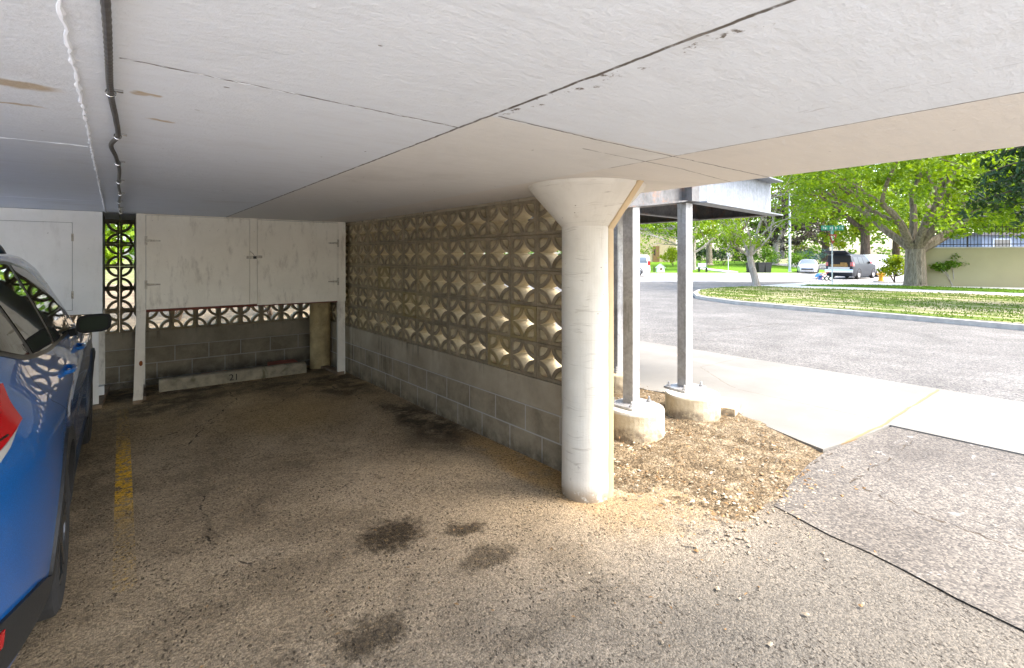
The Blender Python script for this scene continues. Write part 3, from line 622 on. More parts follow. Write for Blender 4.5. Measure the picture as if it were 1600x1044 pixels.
h = MB().box(1.245, 1.30, -.016, -.0045, 1.63, 1.665); h.box(1.30, 1.365, -.020, -.0045, 1.632, 1.668); h.box(1.365, 1.425, -.014, -.0035, 1.638, 1.672); h.tube([(1.335, -.03, 1.625), (1.335, -.038, 1.66), (1.31, -.03, 1.70), (1.285, -.012, 1.725)], .004, 6)
h.build('hasp', M['hinge'], cab, bevel=.001)
h = MB().box(1.318, 1.352, -.045, -.021, 1.63, 1.662); h.build('padlock', M['iron'], cab, bevel=.003)
MB().box(x0 + .09, x1 - .11, .022, .06, zb - .028, zb + .003).build('bottom_rail', M['redwood'], cab)
l = MB(); P = [Vector((.175, .02, zb - .001)), Vector((.150, .03, .10)), Vector((.143, .035, .02))]
l.bar(P[0], P[1], .088, .05, up=Vector((0, 1, 0))); l.bar(P[1], P[2], .088, .05, up=Vector((0, 1, 0))); l.build('leg', M['leg'], cab, bevel=.003)
MB().box(.10, .19, .0, .12, -.02, .035).build('leg_foot', M['rawwood'], cab, bevel=.003)
MB().bar((2.447, .025, zb - .021), (2.452, .03, .0), .10, .05, up=Vector((0, 1, 0))).build('leg', M['leg'], cab, bevel=.003)
MB().bar((2.415, 1.12, zb), (2.415, 1.12, -.06), .095, .06, up=Vector((0, 1, 0))).build('leg', M['leg'], cab, bevel=.003)
MB().bar((.20, 1.12, zb), (.20, 1.12, -.06), .09, .06, up=Vector((0, 1, 0))).build('leg', M['leg'], cab, bevel=.003)
MB().bar((2.44, .0, .018), (2.40, 1.15, -.03), .10, .045).build('skid', M['rawwood'], cab, bevel=.003)
MB().bar((.19, .13, .018), (.20, 1.15, -.04), .07, .045).build('skid', M['rawwood'], cab, bevel=.003)
rs = MB(); r = random.Random(3)
pts = [(.178 + r.uniform(-.016, .016), -.0065, .43 + r.uniform(-.03, .03)) for _ in range(9)]
rs.lathe([(.004, 0), (.020, .003), (.022, .005), (.0, .006)], 10, M=Matrix.Translation((.172, -.0055, .45)) @ Matrix.Rotation(RAD(90), 4, 'X') @ Matrix.Diagonal((.8, 1.4, 1, 1))); rs.build('rust_scar', simple('flaking_rust', (.20, .06, .015), .95, var=.4), cab)
cab2 = empty('storage_cabinet', (0, 7.07, 0), 0, 'white storage cabinet standing behind the blue car, its door framed by a thin gap', 'cabinet')
X0, X1 = -2.75, -.165
b = MB(); b.box(X1 - .018, X1, .018, 1.15, zb - .01, zt); b.box(X0, X0 + .018, .018, 1.15, zb - .01, zt); b.box(X0 + .018, X1 - .018, .03, 1.15, zb, zb + .02); b.box(X0 + .018, X1 - .018, 1.13, 1.15, zb + .02, zt); b.build('case', M['side'], cab2)
f = MB(); f.box(-.411, X1, 0, .017, zb - .012, zt); f.box(X0, -.411, 0, .017, 2.019, zt); f.box(X0, -.411, 0, .017, zb - .012, 1.084); f.box(X0, -2.60, 0, .017, 1.084, 2.019); f.build('face_frame', M['cabw'], cab2, bevel=.002)
dd = MB().box(-2.597, -.4155, .001, .017, 1.088, 2.015).build('door', M['cabw'], cab2, bevel=.002)
for z in (1.86, 1.25): MB().box(-.422, -.402, -.005, .0005, z - .04, z + .04).build('hinge', M['hinge'], dd, bevel=.001)
MB().bar((-.225, .03, zb - .013), (-.225, .06, .05), .055, .05, up=Vector((0, 1, 0))).build('leg', M['cabw'], cab2, bevel=.003)
MB().bar((-.200, 1.1, zb - .013), (-.200, 1.1, .05), .07, .05, up=Vector((0, 1, 0))).build('leg', M['leg'], cab2, bevel=.003)
MB().bar((-2.6, .05, zb - .013), (-2.6, .05, .0), .07, .05, up=Vector((0, 1, 0))).build('leg', M['leg'], cab2, bevel=.003)
MB().bar((-.225, -.03, .028), (-.17, 1.15, .0), .11, .045).build('skid', M['rawwood'], cab2, bevel=.003)
MB().box(-.215, -.16, .45, .55, .052, .15).build('leg_block', M['cabw'], cab2, bevel=.003)
# ------------------------------------------------------------------ wheel stop, pavers, conduit
ws = empty('wheel_stop', (1.23, 7.51, -.01), RAD(-.9), 'long mossy concrete wheel stop stencilled 21 below the cream cabinet', 'wheel stop')
w = MB(); Pn = [(-.0, 0), (.17, 0), (.145, .13), (.125, .15), (.04, .15), (.02, .13)]
r = random.Random(8); P = []
for i in range(41):
    x = -.865 + 1.73 * i / 40; e = .965 if i in (0, 40) else 1.0
    P.append([(x, .085 + (y - .085) * e + r.uniform(-.002, .002), z * e + (r.uniform(-.004, .002) if z > .1 else 0)) for y, z in Pn + [Pn[0]]])
w.grid(P); w.add(P[0][:-1], [tuple(range(6))]); w.add(P[-1][:-1], [tuple(range(5, -1, -1))])
w.build('bar', M['stop'], ws, weld=True, fix=True, ang=30)
def text_mesh(name, s, size, mat, parent, M4, depth=.0015):
    cu = bpy.data.curves.new(name, 'FONT'); cu.body = s; cu.size = size; cu.extrude = depth; cu.align_x = 'CENTER'; cu.align_y = 'CENTER'
    t = bpy.data.objects.new(name, cu); col.objects.link(t); bpy.context.view_layer.update()
    me = bpy.data.meshes.new_from_object(t.evaluated_get(bpy.context.evaluated_depsgraph_get())); bpy.data.objects.remove(t)
    me.transform(M4); me.materials.clear(); me.materials.append(mat)
    o = bpy.data.objects.new(name, me); col.objects.link(o); o.parent = parent; return o
text_mesh('number', '21', .115, M['ink'], ws, Matrix.Translation((-.055, .0065, .068)) @ Matrix.Rotation(RAD(90 - 8.7), 4, 'X'))
for (x, y, z, rz, lx, lab) in ((1.00, 7.78, .035, .05, .30, 'flat red paver lying behind the middle of the wheel stop beside the number'), (1.86, 7.86, .065, -.03, .36, 'red paver slab resting behind the wheel stop near the cabinet leg')):
    e = empty('paver', (x, y, z), rz, lab, 'paver'); MB().box(-lx / 2, lx / 2, -.13, .13, 0, .055).build('slab', M['paver'], e, bevel=.006)
    MB().box(-lx / 2 + .02, lx / 2 - .02, -.11, .11, -.12, -.001).build('bedding_block', M['stop'], e)
cd = empty('conduit', (0, 0, 2.13), 0, 'dark flexible cable conduit clipped along the ceiling towards the back wall', 'conduit')
pp = [(-.035, -.42, 2.137), (-.028, .3, 2.137), (-.024, 1.30, 2.136), (-.026, 1.88, 2.137), (-.016, 2.25, 2.136), (-.012, 2.56, 2.137), (-.036, 2.78, 2.133), (-.022, 3.1, 2.136), (-.010, 3.6, 2.137), (-.016, 4.3, 2.134), (-.010, 5.0, 2.137), (-.020, 5.8, 2.134), (-.012, 6.6, 2.136), (-.014, 7.4, 2.134), (-.012, 8.38, 2.13), (-.012, 8.42, 2.06)]
def smooth_path(p, n=8):
    o = []; p = [Vector(q) for q in p]
    for i in range(len(p) - 1):
        a, b, c, d = p[max(i - 1, 0)], p[i], p[i + 1], p[min(i + 2, len(p) - 1)]
        for k in range(n):
            t = k / n; o.append(.5 * ((2 * b) + (c - a) * t + (2 * a - 5 * b + 4 * c - d) * t * t + (3 * b - a - 3 * c + d) * t ** 3))
    return o + [p[-1]]
sp = smooth_path(pp, 40); t = MB(); t.tube([q - Vector((0, 0, 2.13)) for q in sp], [.0088 if i % 2 else .0078 for i in range(len(sp))], 10); t.build('tube', M['conduit'], cd, ang=60)
for y, s in ((1.9, 1), (2.57, -1), (3.3, 1), (4.1, -1), (4.9, 1), (5.6, -1), (6.3, 1), (6.9, -1)):
    q = min(sp, key=lambda a: abs(a.y - y)); c = MB(); z = q.z - 2.13
    c.tube([(q.x + .012 * math.cos(a), q.y, z + .012 * math.sin(a)) for a in [RAD(d) for d in range(-180, 181, 30)]], .0022, 6, cap=False); c.box(q.x + .008, q.x + .030, q.y - .006, q.y + .006, .012, .0185); c.build('clip', M['chrome'], cd)
# ------------------------------------------------------------------ galvanised balcony frame and its footings
bal = empty('balcony_frame', (4.78, 3.1, 0), 0, 'galvanised steel balcony frame on square posts beside the carport', 'balcony')
def rel(p): return Vector(p) - Vector((4.78, 3.1, 0))
def post(x, y, z0, z1, base_rz):
    m = MB(); m.box(-.055, .055, -.055, .055, z0 + .02, z1, M=Matrix.Translation(rel((x, y, 0))) @ Matrix.Rotation(base_rz, 4, 'Z'))
    p = m.build('post', M['galv'], bal, bevel=.006)
    T = Matrix.Translation(rel((x, y, 0))) @ Matrix.Rotation(base_rz, 4, 'Z')
    MB().box(-.18, .18, -.135, .135, z0, z0 + .022, M=T).build('base_plate', M['galv'], p, bevel=.004)
    for sx in (-1, 1):
        for sy in (-1, 1):
            MB().lathe([(.021, .0), (.021, .016), (.011, .018), (.011, .045), (.004, .052)], 6, M=T @ Matrix.Translation((sx * .14, sy * .10, z0 + .022))).build('bolt', M['galv'], p)
    return p
post(3.80, 3.06, .262, 2.12, RAD(4)); post(4.78, 3.13, .245, 2.226, RAD(-4)); post(4.98, 4.24, .22, 2.226, RAD(2)); 
def ibeam(name, a, b, z0, z1, mat, fl=.14, tf=.018, z0b=None, channel=0, parent=None):
    a = Vector((a[0], a[1], 0)); b = Vector((b[0], b[1], 0)); z0b = z0 if z0b is None else z0b
    d = (b - a).normalized(); n = Vector((-d.y, d.x, 0)); m = MB()
    def slab(o0, o1, ha, hb, ta, tb):
        vs = [rel(p + n * o + Vector((0, 0, z))) for p, zz in ((a, (ha, ta)), (b, (hb, tb))) for o in (o0, o1) for z in zz]
        m.add(vs, [(0, 1, 3, 2), (4, 6, 7, 5), (0, 4, 5, 1), (2, 3, 7, 6), (0, 2, 6, 4), (1, 5, 7, 3)])
    o0, o1 = (-fl / 2, fl / 2) if not channel else ((-.004, fl) if channel > 0 else (-fl, .004))
    w0, w1 = (-.006, .006) if not channel else ((0, .010) if channel > 0 else (-.010, 0))
    slab(o0, o1, z0, z0b, z0 + tf, z0b + tf); slab(o0, o1, z1 - tf, z1 - tf, z1, z1); slab(w0, w1, z0 + tf, z0b + tf, z1 - tf, z1 - tf)
    return m.build(name, mat, parent or bal, fix=True)
ibeam('edge_beam', (4.86, 3.10), (7.24, 3.38), 2.228, 2.71, M['galvb'], .17, .016, channel=-1)
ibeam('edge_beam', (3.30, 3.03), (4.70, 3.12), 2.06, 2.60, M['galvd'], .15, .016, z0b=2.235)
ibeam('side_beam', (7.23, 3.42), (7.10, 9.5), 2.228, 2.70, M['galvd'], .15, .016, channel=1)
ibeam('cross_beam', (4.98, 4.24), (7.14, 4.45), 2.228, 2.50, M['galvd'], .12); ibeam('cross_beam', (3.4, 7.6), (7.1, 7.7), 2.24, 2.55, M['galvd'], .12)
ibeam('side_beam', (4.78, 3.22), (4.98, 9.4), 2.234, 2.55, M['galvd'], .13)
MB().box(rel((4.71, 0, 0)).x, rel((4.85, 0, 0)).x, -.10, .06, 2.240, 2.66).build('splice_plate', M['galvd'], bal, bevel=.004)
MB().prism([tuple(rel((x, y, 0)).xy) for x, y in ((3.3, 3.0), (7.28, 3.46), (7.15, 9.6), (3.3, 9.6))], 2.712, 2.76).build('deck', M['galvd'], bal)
def footing(x, y, r, h, lab):
    e = empty('footing', (x, y, 0), 0, lab, 'footing'); rr = random.Random(int(x * 100))
    m = MB(); m.lathe([(r * .98, -.12), (r, .03), (r * .985, h * .6), (r * .99, h - .018), (r * .965, h)], 40)
    m.v = [(vx * (1 + .012 * fbm(vx, vy, 4 + vz)), vy * (1 + .012 * fbm(vy, vx, 4)), vz) for vx, vy, vz in m.v]; m.build('pier', M['foot'], e, ang=40); return e
footing(3.79, 3.0, .262, .260, 'round stained concrete footing under the steel post touching the column'); footing(4.70, 2.99, .275, .243, 'round concrete footing with wide bolted plate nearest the sidewalk'); footing(4.93, 4.18, .26, .218, 'round concrete footing half hidden behind the post nearest the column')
ck = empty('concrete_chunk', (5.12, 2.83, 0), RAD(20), 'broken chunk of old kerb in the dirt beside the pale sidewalk', 'concrete chunk')
m = MB().box(-.24, .2, -.1, .14, -.05, .10); m.build('block', M['foot'], ck, bevel=.025, seg=3)
#SPLIT_CARS
# ------------------------------------------------------------------ cars
def pchip(pts):
    xs = [p[0] for p in pts]; ysv = [p[1] for p in pts]; n = len(xs)
    dl = [(ysv[i + 1] - ysv[i]) / (xs[i + 1] - xs[i]) for i in range(n - 1)]
    ms = [dl[0]] + [0 if dl[i - 1] * dl[i] <= 0 else 2 * dl[i - 1] * dl[i] / (dl[i - 1] + dl[i]) for i in range(1, n - 1)] + [dl[-1]]
    def f(x):
        if x <= xs[0]: return ysv[0]
        if x >= xs[-1]: return ysv[-1]
        i = 0
        while x > xs[i + 1]: i += 1
        h = xs[i + 1] - xs[i]; t = (x - xs[i]) / h
        return (2 * t**3 - 3 * t**2 + 1) * ysv[i] + (t**3 - 2 * t**2 + t) * h * ms[i] + (-2 * t**3 + 3 * t**2) * ysv[i + 1] + (t**3 - t**2) * h * ms[i + 1]
    return f
class Shape:
    def __init__(s, hw, top, rear, front, ax, taper_r=(.9, .18, 2.4), taper_f=(.85, .28, 2.2), drop=.075, bulge=.07, wr=.36):
        s.hw = pchip(hw); s.top = pchip(top); s.yr = pchip(rear); s.yf = pchip(front); s.ax = ax; s.tr = taper_r; s.tf = taper_f; s.drop = drop; s.bulge = bulge; s.wr = wr
        s.zr = rear[-1][0]; s.zf = front[-1][0]; s.y0 = min(p[1] for p in rear); s.y1 = max(p[1] for p in front)
    def S(s, y, z):
        x = s.hw(z)
        t = (s.y0 + s.tr[0] - y) / s.tr[0]
        if t > 0: x -= s.tr[1] * t ** s.tr[2]
        t = (y - s.y1 + s.tf[0]) / s.tf[0]
        if t > 0: x -= s.tf[1] * t ** s.tf[2]
        for a in s.ax:
            x += .016 * math.exp(-((y - a) / .46) ** 2 - ((z - .55) / .28) ** 2)
        x -= .022 * math.exp(-(y / .75) ** 2 - ((z - .58) / .16) ** 2)
        return x
    def Rr(s, x, z):
        hw = s.S(s.yr(z), z); return s.yr(z) - s.bulge * (1 - min(1, abs(x) / hw) ** 2)
    def Ff(s, x, z):
        hw = s.S(s.yf(z), z); return s.yf(z) + s.bulge * (1 - min(1, abs(x) / hw) ** 2)
    def T(s, x, y):                                        # roof / bonnet / screens
        ze = s.top(y) - s.drop; h = s.S(y, ze); return ze + s.drop * math.sqrt(max(0, 1 - (x / h) ** 2))
def body_mb(s, NS=70, K=20, J=6, N=8, zs=.22):
    rings = []
    for i in range(NS + 1):
        q = i / NS; ytop = s.yr(s.zr) * (1 - q) + s.yf(s.zf) * q; ze = s.top(ytop) - s.drop; ring = []
        for k in range(K + 1):
            z = zs + (ze - zs) * k / K; y = s.yr(min(z, s.zr)) * (1 - q) + s.yf(min(z, s.zf)) * q
            ring.append((s.S(y, z), y, z))
        h, y = ring[-1][0], ring[-1][1]
        for j in range(1, J + 1):
            a = math.pi / 2 * j / J; ring.append((h * math.cos(a), y, ze + s.drop * math.sin(a)))
        rings.append(ring)
    m = MB()
    full = [[(x, y, z) for x, y, z in r] + [(-x, y, z) for x, y, z in r[-2::-1]] for r in rings]
    m.grid(full); L = len(full[0])
    m.grid([[r[0], r[-1]] for r in full], flip=True)
    for r, sg in ((full[0], -1), (full[-1], 1)):
        P = []
        for k in range(K + 1):
            a, b = r[k], r[L - 1 - k]; hw = a[0]
            P.append([(a[0] + (b[0] - a[0]) * n / N, a[1] + sg * s.bulge * (1 - (1 - 2 * n / N) ** 2), a[2]) for n in range(N + 1)])
        m.grid(P, flip=(sg < 0)); top = [r[K + j] for j in range(0, L - 2 * K)]
        m.add(P[-1] + top[::-1][1:-1], [tuple(range(len(P[-1]) + len(top) - 2))])
    return m
def patch_side(m, s, sg, ya, yb, zb, zt, off, nu=14, nv=6, mat=0, th=.004):
    """panel over the flank: ya/yb functions of v (0..1) for the ends, zb/zt functions of y."""
    P = []
    for i in range(nu + 1):
        u = i / nu; row = []
        for j in range(nv + 1):
            v = j / nv; y = ya(v) * (1 - u) + yb(v) * u; z = zb(y) * (1 - v) + zt(y) * v; row.append((y, z))
        P.append(row)
    O = [[(sg * (s.S(y, z) + off), y, z) for y, z in r] for r in P]; B = [[(sg * (s.S(y, z) - .012), y, z) for y, z in r] for r in P]
    m.grid(O, mat, flip=sg < 0)
    for a, b in ((O[0], B[0]), (B[-1], O[-1]), ([r[0] for r in B], [r[0] for r in O]), ([r[-1] for r in O], [r[-1] for r in B])): m.grid([a, b], mat, flip=sg < 0)
def patch_end(m, f, x0, x1, z0, z1, off, n=10, nv=5, mat=0, slope=0.0):
    O = []; B = []
    for i in range(n + 1):
        x = x0 + (x1 - x0) * i / n; O.append([(x, f(x, z0 + (z1 - z0) * j / nv) + off, z0 + (z1 - z0) * j / nv) for j in range(nv + 1)]); B.append([(p[0], p[1] - off - math.copysign(.012, off), p[2]) for p in O[-1]])
    m.grid(O, mat)
    for a, b in ((O[0], B[0]), (B[-1], O[-1]), ([r[0] for r in B], [r[0] for r in O]), ([r[-1] for r in O], [r[-1] for r in B])): m.grid([a, b], mat)
def wheel(parent, x, y, r, w, sg, rimmat, spokes=5, seg=40):
    T = Matrix.Translation((x, y, r)) @ Matrix.Rotation(RAD(90) * sg, 4, 'Y')     # local z -> outward
    e = MB(); rr = r * .66
    e.lathe([(rr, -w), (r * .93, -w), (r, -w * .86), (r, -w * .14), (r * .985, -w * .06), (r * .93, 0), (r * .80, .006), (rr, -.004), (rr * .97, -.02)], seg, M=T)
    hub = empty('wheel'); hub.parent = parent
    e.build('tyre', M['tyre'], hub, fix=True, ang=25)
    q = MB(); q.lathe([(rr * .99, -.012), (rr * .99, -.004), (rr * .93, -.006), (rr * .90, -.05), (.05, -.06)], seg, M=T)
    for k in range(spokes):
        a = 2 * math.pi * k / spokes + .3
        for da in (-.14, .14):
            q.bar(T @ Vector((.05 * math.cos(a), .05 * math.sin(a), -.018)), T @ Vector((rr * .95 * math.cos(a + da), rr * .95 * math.sin(a + da), -.014)), .028, .022, up=T.to_3x3() @ Vector((0, 0, 1)))
    q.lathe([(.07, -.03), (.07, -.012), (.06, -.006), (.02, -.004)], 20, M=T); q.build('rim', rimmat, hub, ang=30)
    return hub
def arch(m, s, sg, yc, r0, r1, off, a0=-12, a1=192, n=26, th=.02):
    O = []
    for i in range(n + 1):
        a = RAD(a0 + (a1 - a0) * i / n); row = []
        for rr, of in ((r0, -.10), (r0, off), ((r0 + r1) / 2, off + .004), (r1, off), (r1 + .004, -.012)):
            y = yc + math.cos(a) * rr; z = .36 + math.sin(a) * rr; z = max(z, .2); row.append((sg * (s.S(y, z) + of), y, z))
        O.append(row)
    m.grid(O, 0, flip=sg > 0)
def cut(body, cutters):
    for c in cutters:
        md = body.modifiers.new('cut', 'BOOLEAN'); md.operation = 'DIFFERENCE'; md.solver = 'EXACT'; md.object = c
    bpy.context.view_layer.update()
    me = bpy.data.meshes.new_from_object(body.evaluated_get(bpy.context.evaluated_depsgraph_get()))
    body.modifiers.clear(); old = body.data; body.data = me; bpy.data.meshes.remove(old)
    for c in cutters: bpy.data.objects.remove(c)
    bm = bmesh.new(); bm.from_mesh(me)
    for f in bm.faces: f.smooth = len(f.verts) < 9
    for e in bm.edges: e.smooth = len(e.link_faces) == 2 and e.calc_face_angle(0) < RAD(34)
    bm.to_mesh(me); bm.free()
SUV = dict(hw=[(.2, .845), (.32, .880), (.5, .897), (.75, .905), (.92, .893), (1.02, .853), (1.12, .803), (1.22, .772), (1.40, .706), (1.60, .625), (1.75, .56)],
           top=[(-2.35, 1.60), (-2.2, 1.665), (-1.7, 1.70), (-.8, 1.725), (-.1, 1.715), (.30, 1.65), (.62, 1.45), (.95, 1.20), (1.10, 1.10), (1.5, 1.045), (2.0, .98), (2.22, .90)],
           rear=[(.2, -2.36), (.45, -2.46), (.62, -2.475), (.80, -2.43), (1.0, -2.415), (1.2, -2.36), (1.45, -2.26), (1.58, -2.18)],
           front=[(.2, 2.10), (.4, 2.22), (.6, 2.24), (.75, 2.20), (.84, 2.12)], ax=(-1.335, 1.335))
def mirror(parent, y, z, x, sg, hm, sc=1.0):
    h = MB(); n = 14; P = []
    for i in range(9):                                        # rounded housing, glass side to the rear
        t = i / 8; f = (1.0, 1.0, .99, .96, .90, .80, .64, .42, .10)[i]
        P.append([(x + sg * (.0 + .118 * f * math.copysign(abs(math.cos(a)) ** .55, math.cos(a))) * sc, y + .115 * t * sc, z + .078 * f * math.copysign(abs(math.sin(a)) ** .6, math.sin(a)) * sc + .008 * math.cos(a)) for a in [2 * math.pi * k / n for k in range(n + 1)]])
    h.grid(P); h.add(P[0][:-1], [tuple(range(n))]); h.bar((x - sg * .10, y + .05, z - .055), (x - sg * .21, y + .06, z - .085), .07, .05)
    o = h.build('mirror', hm, parent, weld=True, fix=True, ang=40)
    g = MB(); P0 = [(x + sg * .095 * math.copysign(abs(math.cos(a)) ** .5, math.cos(a)) * sc, y - .004, z + .057 * math.copysign(abs(math.sin(a)) ** .55, math.sin(a)) * sc + .008 * math.cos(a)) for a in [2 * math.pi * k / 20 for k in range(20)]]
    g.add(P0, [tuple(range(20))]); g.build('mirror_glass', M['mirror'], o, fix=True); return o
# --- the blue car in the next bay
CY = 4.535
car = empty('car', (-1.115, CY, 0), 0, 'glossy blue estate car with black wheel arches parked in the next bay', 'car')
s = Shape(**SUV)
body = body_mb(s, 96, 30, 8, 10).build('body', M['blue'], car, weld=True, fix=True)
cutters = []
for yc in s.ax:
    c = MB().lathe([(.405, -1.2), (.405, 1.2)], 48, M=Matrix.Translation((-1.115, yc + CY, .365)) @ Matrix.Rotation(RAD(90), 4, 'Y')).build('cutter', M['dark'])
    cutters.append(c)
cut(body, cutters)
ub = MB().box(-.72, .72, -2.2, 2.0, .2, .34); ub.build('underbody', M['dark'], car)
for yc in s.ax:
    MB().box(-.66, .66, yc - .5, yc + .5, .30, .84).build('wheel_well', M['dark'], car)
for sg in (1, -1):
    dlo_b = pchip([(-2.35, 1.42), (-1.87, 1.307), (-1.5, 1.225), (-1.22, 1.19), (-.72, 1.152), (.3, 1.125), (.62, 1.112)])
    dlo_t = pchip([(-2.35, 1.42), (-2.15, 1.50), (-1.8, 1.575), (-1.2, 1.612), (-.9, 1.614), (-.25, 1.575), (.12, 1.46), (.38, 1.31), (.55, 1.18), (.62, 1.128)])
    t = MB(); patch_side(t, s, sg, lambda v: -2.26, lambda v: .60, lambda y: dlo_b(y) - .022, lambda y: dlo_t(y) + .018, .0035, 60, 8); t.build('window_surround', M['trim'], car, ang=50)
    for ya, yb in (((-2.14, -2.00), (-1.36, -1.64)), ((-1.27, -1.55), (-.60, -.72)), ((-.50, -.62), (.40, .40))):
        g = MB(); patch_side(g, s, sg, lambda v, a=ya: a[0] + (a[1] - a[0]) * v, lambda v, a=yb: a[0] + (a[1] - a[0]) * v, dlo_b, dlo_t, .0075, 26, 8); g.build('side_window', M['glass'], car, ang=50)
    g = MB(); patch_side(g, s, sg, lambda v: .455, lambda v: .575, dlo_b, lambda y: dlo_t(y) - .012, .0075, 8, 4); g.build('side_window', M['glass'], car)
    for yc in s.ax:
        a = MB(); arch(a, s, sg, yc, .405, .472, .012); a.build('wheel_arch', M['clad'], car, ang=45)
    a = MB(); patch_side(a, s, sg, lambda v: -.93, lambda v: .93, lambda y: .215, lambda y: .345, .013, 30, 4); a.build('sill_cladding', M['clad'], car, ang=45)
    bt = pchip([(-2.48, .50), (-2.2, .475), (-1.95, .43), (-1.80, .37)])
    a = MB(); patch_side(a, s, sg, lambda v: -2.46 + .0 * v, lambda v: -1.775 - .03 * v, lambda y: .285 + .03 * max(0, -2.1 - y), bt, .014, 20, 5); a.build('bumper_cladding', M['clad'], car, ang=45)
    a = MB(); patch_side(a, s, sg, lambda v: 1.80, lambda v: 2.18, lambda y: .23, lambda y: .42, .012, 12, 4); a.build('bumper_cladding', M['clad'], car)
    # tail lamp: red above, clear below
    tl = MB(); tb = pchip([(-2.45, .985), (-2.3, .995), (-1.94, 1.055)]); tt = pchip([(-2.45, 1.215), (-2.3, 1.222), (-1.94, 1.19)])
    patch_side(tl, s, sg, lambda v: -2.405 + .03 * v, lambda v: -1.95 + .012 * v, tb, tt, .011, 14, 6)
    xr = s.S(-2.40, 1.1); patch_end(tl, s.Rr, sg * (xr - .02), sg * (xr - .30), 1.01, 1.215, -.012, mat=0)
    q = tl.build('tail_lamp', M['red'], car, ang=40, fix=True)
    cl = MB(); patch_side(cl, s, sg, lambda v: -2.42 + .01 * v, lambda v: -2.13 + .11 * v, lambda y: .935 + .25 * max(0, y + 2.40), lambda y: tb(y) - .002, .011, 14, 6); cl.build('reverse_lens', M['lens'], q, ang=40)
    for q_ in range(4):
        d_ = MB(); patch_side(d_, s, sg, lambda v: -2.40, lambda v: -2.10, lambda y, q_=q_: 1.035 + q_ * .048, lambda y, q_=q_: 1.041 + q_ * .048, .0125, 10, 1); d_.build('lamp_rib', M['trim'], q)
    rf = MB(); patch_side(rf, s, sg, lambda v: -2.43, lambda v: -2.26, lambda y: .40, lambda y: .455, .019, 8, 3); rf.build('reflector', M['red'], car, ang=40)
    hd = MB(); patch_side(hd, s, sg, lambda v: 1.75 + .05 * v, lambda v: 2.17, lambda y: .70, lambda y: .83, .01, 12, 4); hd.build('headlight', M['lens'], car)
    for yh in (-.66, .28):
        x = s.S(yh, 1.0); hh = MB(); hh.tube(smooth_path([(sg * (x - .005), yh - .10, 1.0), (sg * (x + .030), yh - .07, 1.003), (sg * (x + .034), yh + .05, 1.005), (sg * (x - .005), yh + .09, 1.005)], 5), .013, 8); hh.build('door_handle', M['blue'], car)
    for pts in ([(-.66, .36), (-.655, 1.20)], [(.62, .36), (.66, 1.12)], [(-1.15, .86), (-1.45, 1.0), (-1.56, 1.23)]):
        e = MB(); n = 24; P = []
        for i in range(n):
            t = i / n * (len(pts) - 1); a = int(t); f = t - a; y = pts[a][0] * (1 - f) + pts[a + 1][0] * f; z = pts[a][1] * (1 - f) + pts[a + 1][1] * f
            P.append([(sg * (s.S(y, z) + .0012), y - .003, z), (sg * (s.S(y, z) + .0012), y + .003, z)])
        e.grid(P, flip=sg < 0); e.build('door_seam', M['dark'], car)
    mirror(car, .27, 1.165, sg * .955, sg, Mat('mirror_shell', .5, 0, .12).col((.006, .006, .006)).mat, .86)
    rl = MB(); yy = [-1.95 + i * .1 for i in range(18)]
    rl.tube([(sg * (s.S(y, 1.60) - .075), y, s.top(y) - .048 + .045 * min(1, min(y + 1.95, -.25 - y) * 6 + .05)) for y in yy], .014, 8); rl.build('roof_rail', M['trim'], car)
    for yc in s.ax: wheel(car, sg * .895, yc, .36, .22, sg, M['rim'])
g = MB(); patch_end(g, s.Rr, -.60, .60, 1.20, 1.52, -.008); g.build('rear_window', M['glass'], car, fix=True)
g = MB(); patch_end(g, s.Rr, -.72, .72, .29, .50, -.02); g.build('rear_bumper', M['clad'], car, fix=True)
g = MB(); g.box(-.26, .26, -2.535, -2.505, .78, .91); g.build('number_plate', M['signwhite'], car, bevel=.004)
g = MB(); g.grid([[(x * s.S(y, s.top(y) - s.drop), y + .004, s.T(x * s.S(y, s.top(y) - s.drop), y) + .007) for y in [.20 + .085 * j for j in range(9)]] for x in [-.86 + 1.72 * i / 12 for i in range(13)]]); g.build('windscreen', M['glass'], car, fix=True)
